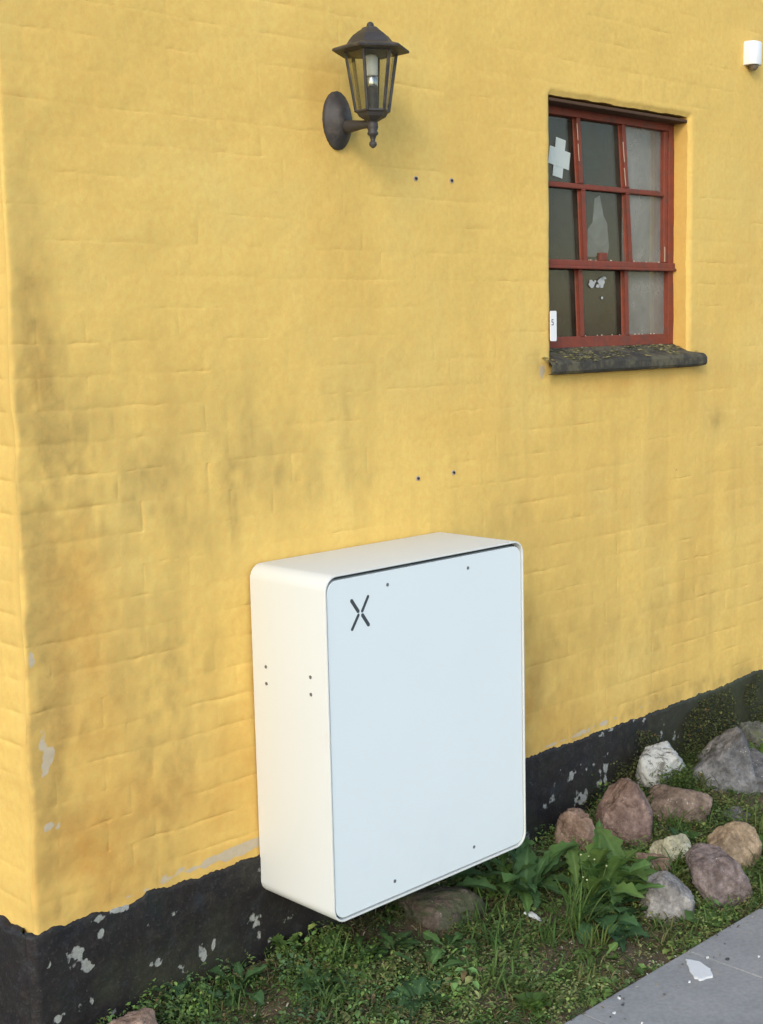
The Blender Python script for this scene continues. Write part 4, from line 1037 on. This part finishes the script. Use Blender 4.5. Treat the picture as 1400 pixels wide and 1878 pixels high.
# clumps of small leaves
cx, cy = bed_points(5200)
keepc = rng.random(len(cx)) > np.clip(bare(cx, cy) * 1.15, 0, .97)
cx, cy = cx[keepc], cy[keepc]
Ps, Ls, Ws, Az, El, Cs = [], [], [], [], [], []
pal = np.array([(0.066, 0.115, 0.034), (0.082, 0.132, 0.032), (0.118, 0.150, 0.042), (0.050, 0.092, 0.040), (0.150, 0.160, 0.060), (0.070, 0.105, 0.036)])
for x, y in zip(cx, cy):
    dark = x < .1
    kind = rng.integers(0, 4); big = rng.random() < .12; n = int(rng.integers(4, 11)) if big else int(rng.integers(12, 30)); hgt = rng.uniform(.006, .034) * (1.5 - .9 * float(bare(x, y))) * (1.35 if big else 1) * (1.25 if y > -.12 else 1)
    pv = float(fbm(x * 4.2, y * 4.2, 0, 3, 190)); c = pal[rng.choice([0, 3, 5, 1] if dark else [0, 1, 2, 4, 5, 1])] * rng.uniform(1.0, 1.9) * (1.3 + .8 * pv)
    if rng.random() < .09 + .25 * max(0, pv): c = np.array([(0.19, 0.17, 0.06), (0.17, 0.12, 0.06), (0.22, 0.21, 0.08)][rng.integers(3)]) * rng.uniform(.7, 1.2)
    r = np.abs(rng.normal(0, .018, n)); t = rng.uniform(0, 6.28, n)
    p = np.stack([x + r * np.cos(t), np.clip(y + r * np.sin(t), -.674, -.01), np.zeros(n)], 1)
    p[:, 2] = soil_z(p[:, 0], p[:, 1]) + rng.uniform(0, 1, n) * hgt
    Ls.append(rng.uniform(.004, .0115, n) * (1.2 if kind == 0 else 1) * (1.9 if big else 1)); Ws.append(Ls[-1] * (rng.uniform(.55, .9) if kind < 2 else rng.uniform(.25, .45)))
    Ps.append(p); Az.append(t + rng.normal(0, .6, n)); El.append(rng.uniform(-.2, .9, n)); Cs.append(c[None] * rng.uniform(.75, 1.3, (n, 1)))
cat_ = np.concatenate
leaves_mesh('ground_cover', cat_(Ps), cat_(Ls), cat_(Ws), cat_(Az), cat_(El), cat_(Cs), M_COVER, 'low mixed weeds and clover leaves covering the bed along the plinth', rng.uniform(0, .5, sum(map(len, Ls))))
# taller feathery sprigs
sx, sy = bed_points(2400)
kk = (fbm(sx * 6, sy * 6, 0, 3, 195) > -.12) & ((sx < .62) | (sx > .95) | (sy > -.3)) & (rng.random(len(sx)) > .8 * bare(sx, sy)) & (sy < -.03)
Ps, Ls, Ws, Az, El, Cs = [], [], [], [], [], []
for x, y in zip(sx[kk], sy[kk]):
    n = int(rng.integers(9, 18)); L = rng.uniform(.025, .070) * (1.2 if y > -.2 else .85); a = rng.uniform(0, 6.28); e = rng.uniform(.55, 1.45)
    t = np.linspace(.15, 1, n); h = L * t
    bend = e - .9 * t
    px_ = np.cumsum(np.cos(bend)) * L / n; pz_ = np.cumsum(np.sin(bend)) * L / n
    p = np.stack([x + px_ * math.cos(a), np.clip(y + px_ * math.sin(a), -.68, -.012), float(soil_z(x, y)) + pz_], 1)
    sd = np.where(np.arange(n) % 2 == 0, 1, -1) * rng.uniform(.7, 1.2)
    Ps.append(p); Az.append(a + sd); El.append(rng.uniform(-.2, .5, n)); l_ = rng.uniform(.007, .014) * np.sin(np.pi * (t * .8 + .15)) + .003
    Ls.append(l_); Ws.append(l_ * rng.uniform(.3, .65)); c = pal[rng.choice([0, 1, 1, 2, 5, 4])] * rng.uniform(1.0, 1.7); Cs.append(c[None] * rng.uniform(.85, 1.2, (n, 1)))
leaves_mesh('weed_sprigs', cat_(Ps), cat_(Ls), cat_(Ws), cat_(Az), cat_(El), cat_(Cs), M_COVER, 'feathery weed sprigs rising out of the low ground cover')
# thin grass blades
n = 30000
x, y = bed_points(n); k = (fbm(x * 9, y * 9, 0, 3, 170) > -.05) & (rng.random(n) > .5 * bare(x, y)); x, y = x[k], y[k]; n = len(x)
P = np.stack([x, y, soil_z(x, y) - .002], 1)
dry = rng.random(n) < .30
C = np.where(dry[:, None], np.array([[0.30, 0.25, 0.12]]), np.array([[0.090, 0.150, 0.042]])) * rng.uniform(.65, 1.3, (n, 1))
leaves_mesh('grass', P, rng.uniform(.012, .042, n), rng.uniform(.0010, .0024, n), rng.uniform(0, 6.28, n), rng.uniform(.3, 1.4, n), C, M_COVER, 'thin grass blades among the weeds beside the pavement', rng.uniform(0, .8, n))
# dry litter and pale crumbs
n = 16000
x, y = bed_points(n); k = rng.random(n) < .25 + .75 * bare(x, y); x, y = x[k], y[k]; n = len(x)
zl = soil_z(x, y) + .002 + .012 * rng.random(n) ** 3
m_ = 170; xe = rng.uniform(.0, 2.2, m_); ye = PAVE_Y - .002 - .09 * rng.random(m_) ** 2.6
x = np.concatenate([x, xe]); y = np.concatenate([y, ye]); zl = np.concatenate([zl, np.full(m_, PAVE_Z + .0016)]); n = len(x)
P = np.stack([x, y, zl], 1)
cc = np.array([(0.25, 0.195, 0.11), (0.16, 0.115, 0.07), (0.33, 0.27, 0.15), (0.09, 0.068, 0.048), (0.50, 0.47, 0.36)])
C = cc[rng.choice(5, n, p=[.28, .24, .23, .13, .12])] * rng.uniform(.7, 1.2, (n, 1))
leaves_mesh('dry_litter', P, rng.uniform(.003, .011, n) * (1 + 1.2 * (rng.random(n) < .12)), rng.uniform(.0016, .005, n), rng.uniform(0, 6.28, n), rng.normal(0, .25, n), C, M_LITTER, 'dry leaf litter and crumbs on the soil')
# weeds scrambling up the plinth at right
n = 13000
x = rng.uniform(1.35, 2.75, n); top = .03 + .09 * sstep(1.6, 2.3, x) + .07 * fbm(x * 7, 0 * x, 0, 3, 180)
z0_ = soil_z(x, -.04 + 0 * x); hh = rng.random(n) ** 1.3
z = z0_ + (top - z0_ - .02) * hh
y = -.012 - .075 * (1 - hh) * rng.random(n) ** .7 - .012 * rng.random(n)
k = fbm(x * 11, z * 11, 0, 3, 181) > -.02 + .22 * (x < 1.6); x, y, z = x[k], y[k], z[k]; n = len(x)
pal2 = np.array([(0.062, 0.075, 0.030), (0.095, 0.110, 0.036), (0.165, 0.165, 0.06), (0.048, 0.055, 0.026), (0.19, 0.12, 0.06)])
C = pal2[rng.choice(5, n, p=[.3, .28, .16, .2, .06])] * rng.uniform(.6, 1.3, (n, 1))
leaves_mesh('wall_weeds', np.stack([x, y, z], 1), rng.uniform(.004, .013, n), rng.uniform(.003, .008, n), rng.uniform(3.2, 6.2, n), rng.normal(.2, .6, n), C, M_COVER, 'tiny leaved scrambling weeds growing up the plinth behind the stones')
# moss cushions on two stones and between the stones
Pm, Cm = [], []
for (mx, my, mz, rx, rz, m_, c) in ((1.135, -.415, -.165, .055, .04, 900, (0.10, 0.135, 0.03)), (1.45, -.175, -.06, .05, .035, 700, (0.085, 0.13, 0.035)), (1.50, -.165, -.05, .04, .03, 400, (0.085, 0.13, 0.035)), (1.0, -.45, -.18, .09, .02, 700, (0.10, 0.12, 0.03)), (1.30, -.05, -.11, .08, .05, 800, (0.05, 0.085, 0.025)), (1.60, -.10, -.06, .10, .07, 1500, (0.05, 0.07, 0.022)), (1.80, -.33, -.17, .12, .03, 800, (0.07, 0.08, 0.025)), (1.95, -.2, -.1, .12, .05, 900, (0.07, 0.085, 0.025))):
    u = rng.normal(0, .5, m_); v = rng.normal(0, .5, m_); w = rng.random(m_)
    Pm.append(np.stack([mx + rx * u * .72, my - rx * u * .69 + (w - .5) * .03, mz + rz * v], 1)); Cm.append(np.array(c)[None] * rng.uniform(.6, 1.35, (m_, 1)))
Pm, Cm = cat_(Pm), cat_(Cm); n = len(Pm)
Pm[:, 1] = np.minimum(Pm[:, 1], -.012)
Pm[:, 2] = np.maximum(Pm[:, 2], soil_z(Pm[:, 0], Pm[:, 1]))
leaves_mesh('moss', Pm, rng.uniform(.004, .012, n), rng.uniform(.003, .008, n), rng.uniform(0, 6.28, n), rng.uniform(-.3, 1.1, n), Cm, M_COVER, 'bright moss and tiny leaves creeping over the stones')

# ================================================================== SMALL THINGS ON THE GROUND
def chip(name, label, cat, pts, z, h, mat, group=None):
    c = np.mean(np.array(pts), 0)
    bm = bmesh.new(); P = [(x - c[0], y - c[1]) for x, y in pts]
    add_rings(bm, [[(x, y, -.002) for x, y in P], [(x, y, h * .7) for x, y in P], [(x * .93, y * .93, h) for x, y in P]])
    return tag(link(name, bm_mesh(name, bm), mat, None, (c[0], c[1], z)), label, cat, group)
def jag(pts, a=.0035, m=4):
    out = []
    for i in range(len(pts)):
        p, q = np.array(pts[i]), np.array(pts[(i + 1) % len(pts)])
        for k in range(m): out.append(tuple(p + (q - p) * k / m + rng.normal(0, a * .5, 2) * (k > 0)))
    return out
chip('plaster_flake', 'flat white plaster flake lying on the grey pavement', 'plaster flake', jag([(.701, -.704), (.712, -.732), (.698, -.773), (.670, -.797), (.637, -.785), (.637, -.769), (.671, -.732)], .003), PAVE_Z + .0015, .003, M_PLASTER)
fk = stone('plaster_lump', 'whitish broken plaster sliver lying in the weeds near the tall grass', (.618, -.315, -.165), .060, .018, .03, M_PLASTER, 160, 8, 12, sub=4, cat='plaster lump', group=None, rot=-.45)
for (x, y, s, tx) in ((.768, -.774, .0050, 'larger dark pebble right of the white plaster flake'), (.426, -.724, .0032, 'dark pebble on the pavement edge near the bottom'), (.365, -.735, .0024, 'tiny dark pebble on the pavement beside a pale crumb'), (.835, -.725, .0022, 'dark pebble on the pavement beyond the flake'), (.995, -.80, .0028, 'dark pebble far right on the pavement')):
    stone('pebble', tx, (x, y, PAVE_Z + s * .5), s * 2.3, s * 1.5, s * 2, M_STONECHIP, int(x * 1000), 6, 8, sub=2, cat='pebble', group='dark pebbles on the pavement')
for (x, y, s, tx) in ((.385, -.732, .006, 'thin pale crumb on the pavement near the bottom'), (.445, -.700, .005, 'pale crumb at the pavement edge'), (.615, -.771, .004, 'pale crumb left of the white plaster flake'), (.745, -.735, .006, 'pale smear crumb behind the white plaster flake'), (.83, -.82, .005, 'pale crumb right of the dark pebble'), (.39, -.80, .004, 'small pale crumb at the bottom edge of the pavement')):
    s *= .55
    chip('plaster_crumb', tx, 'crumb', jag([(x - s, y - s * .5), (x + s * .8, y - s * .6), (x + s, y + s * .5), (x - s * .7, y + s * .6)], .002, 3), PAVE_Z + .0015, .002, M_PLASTER, 'pale plaster crumbs on the pavement')
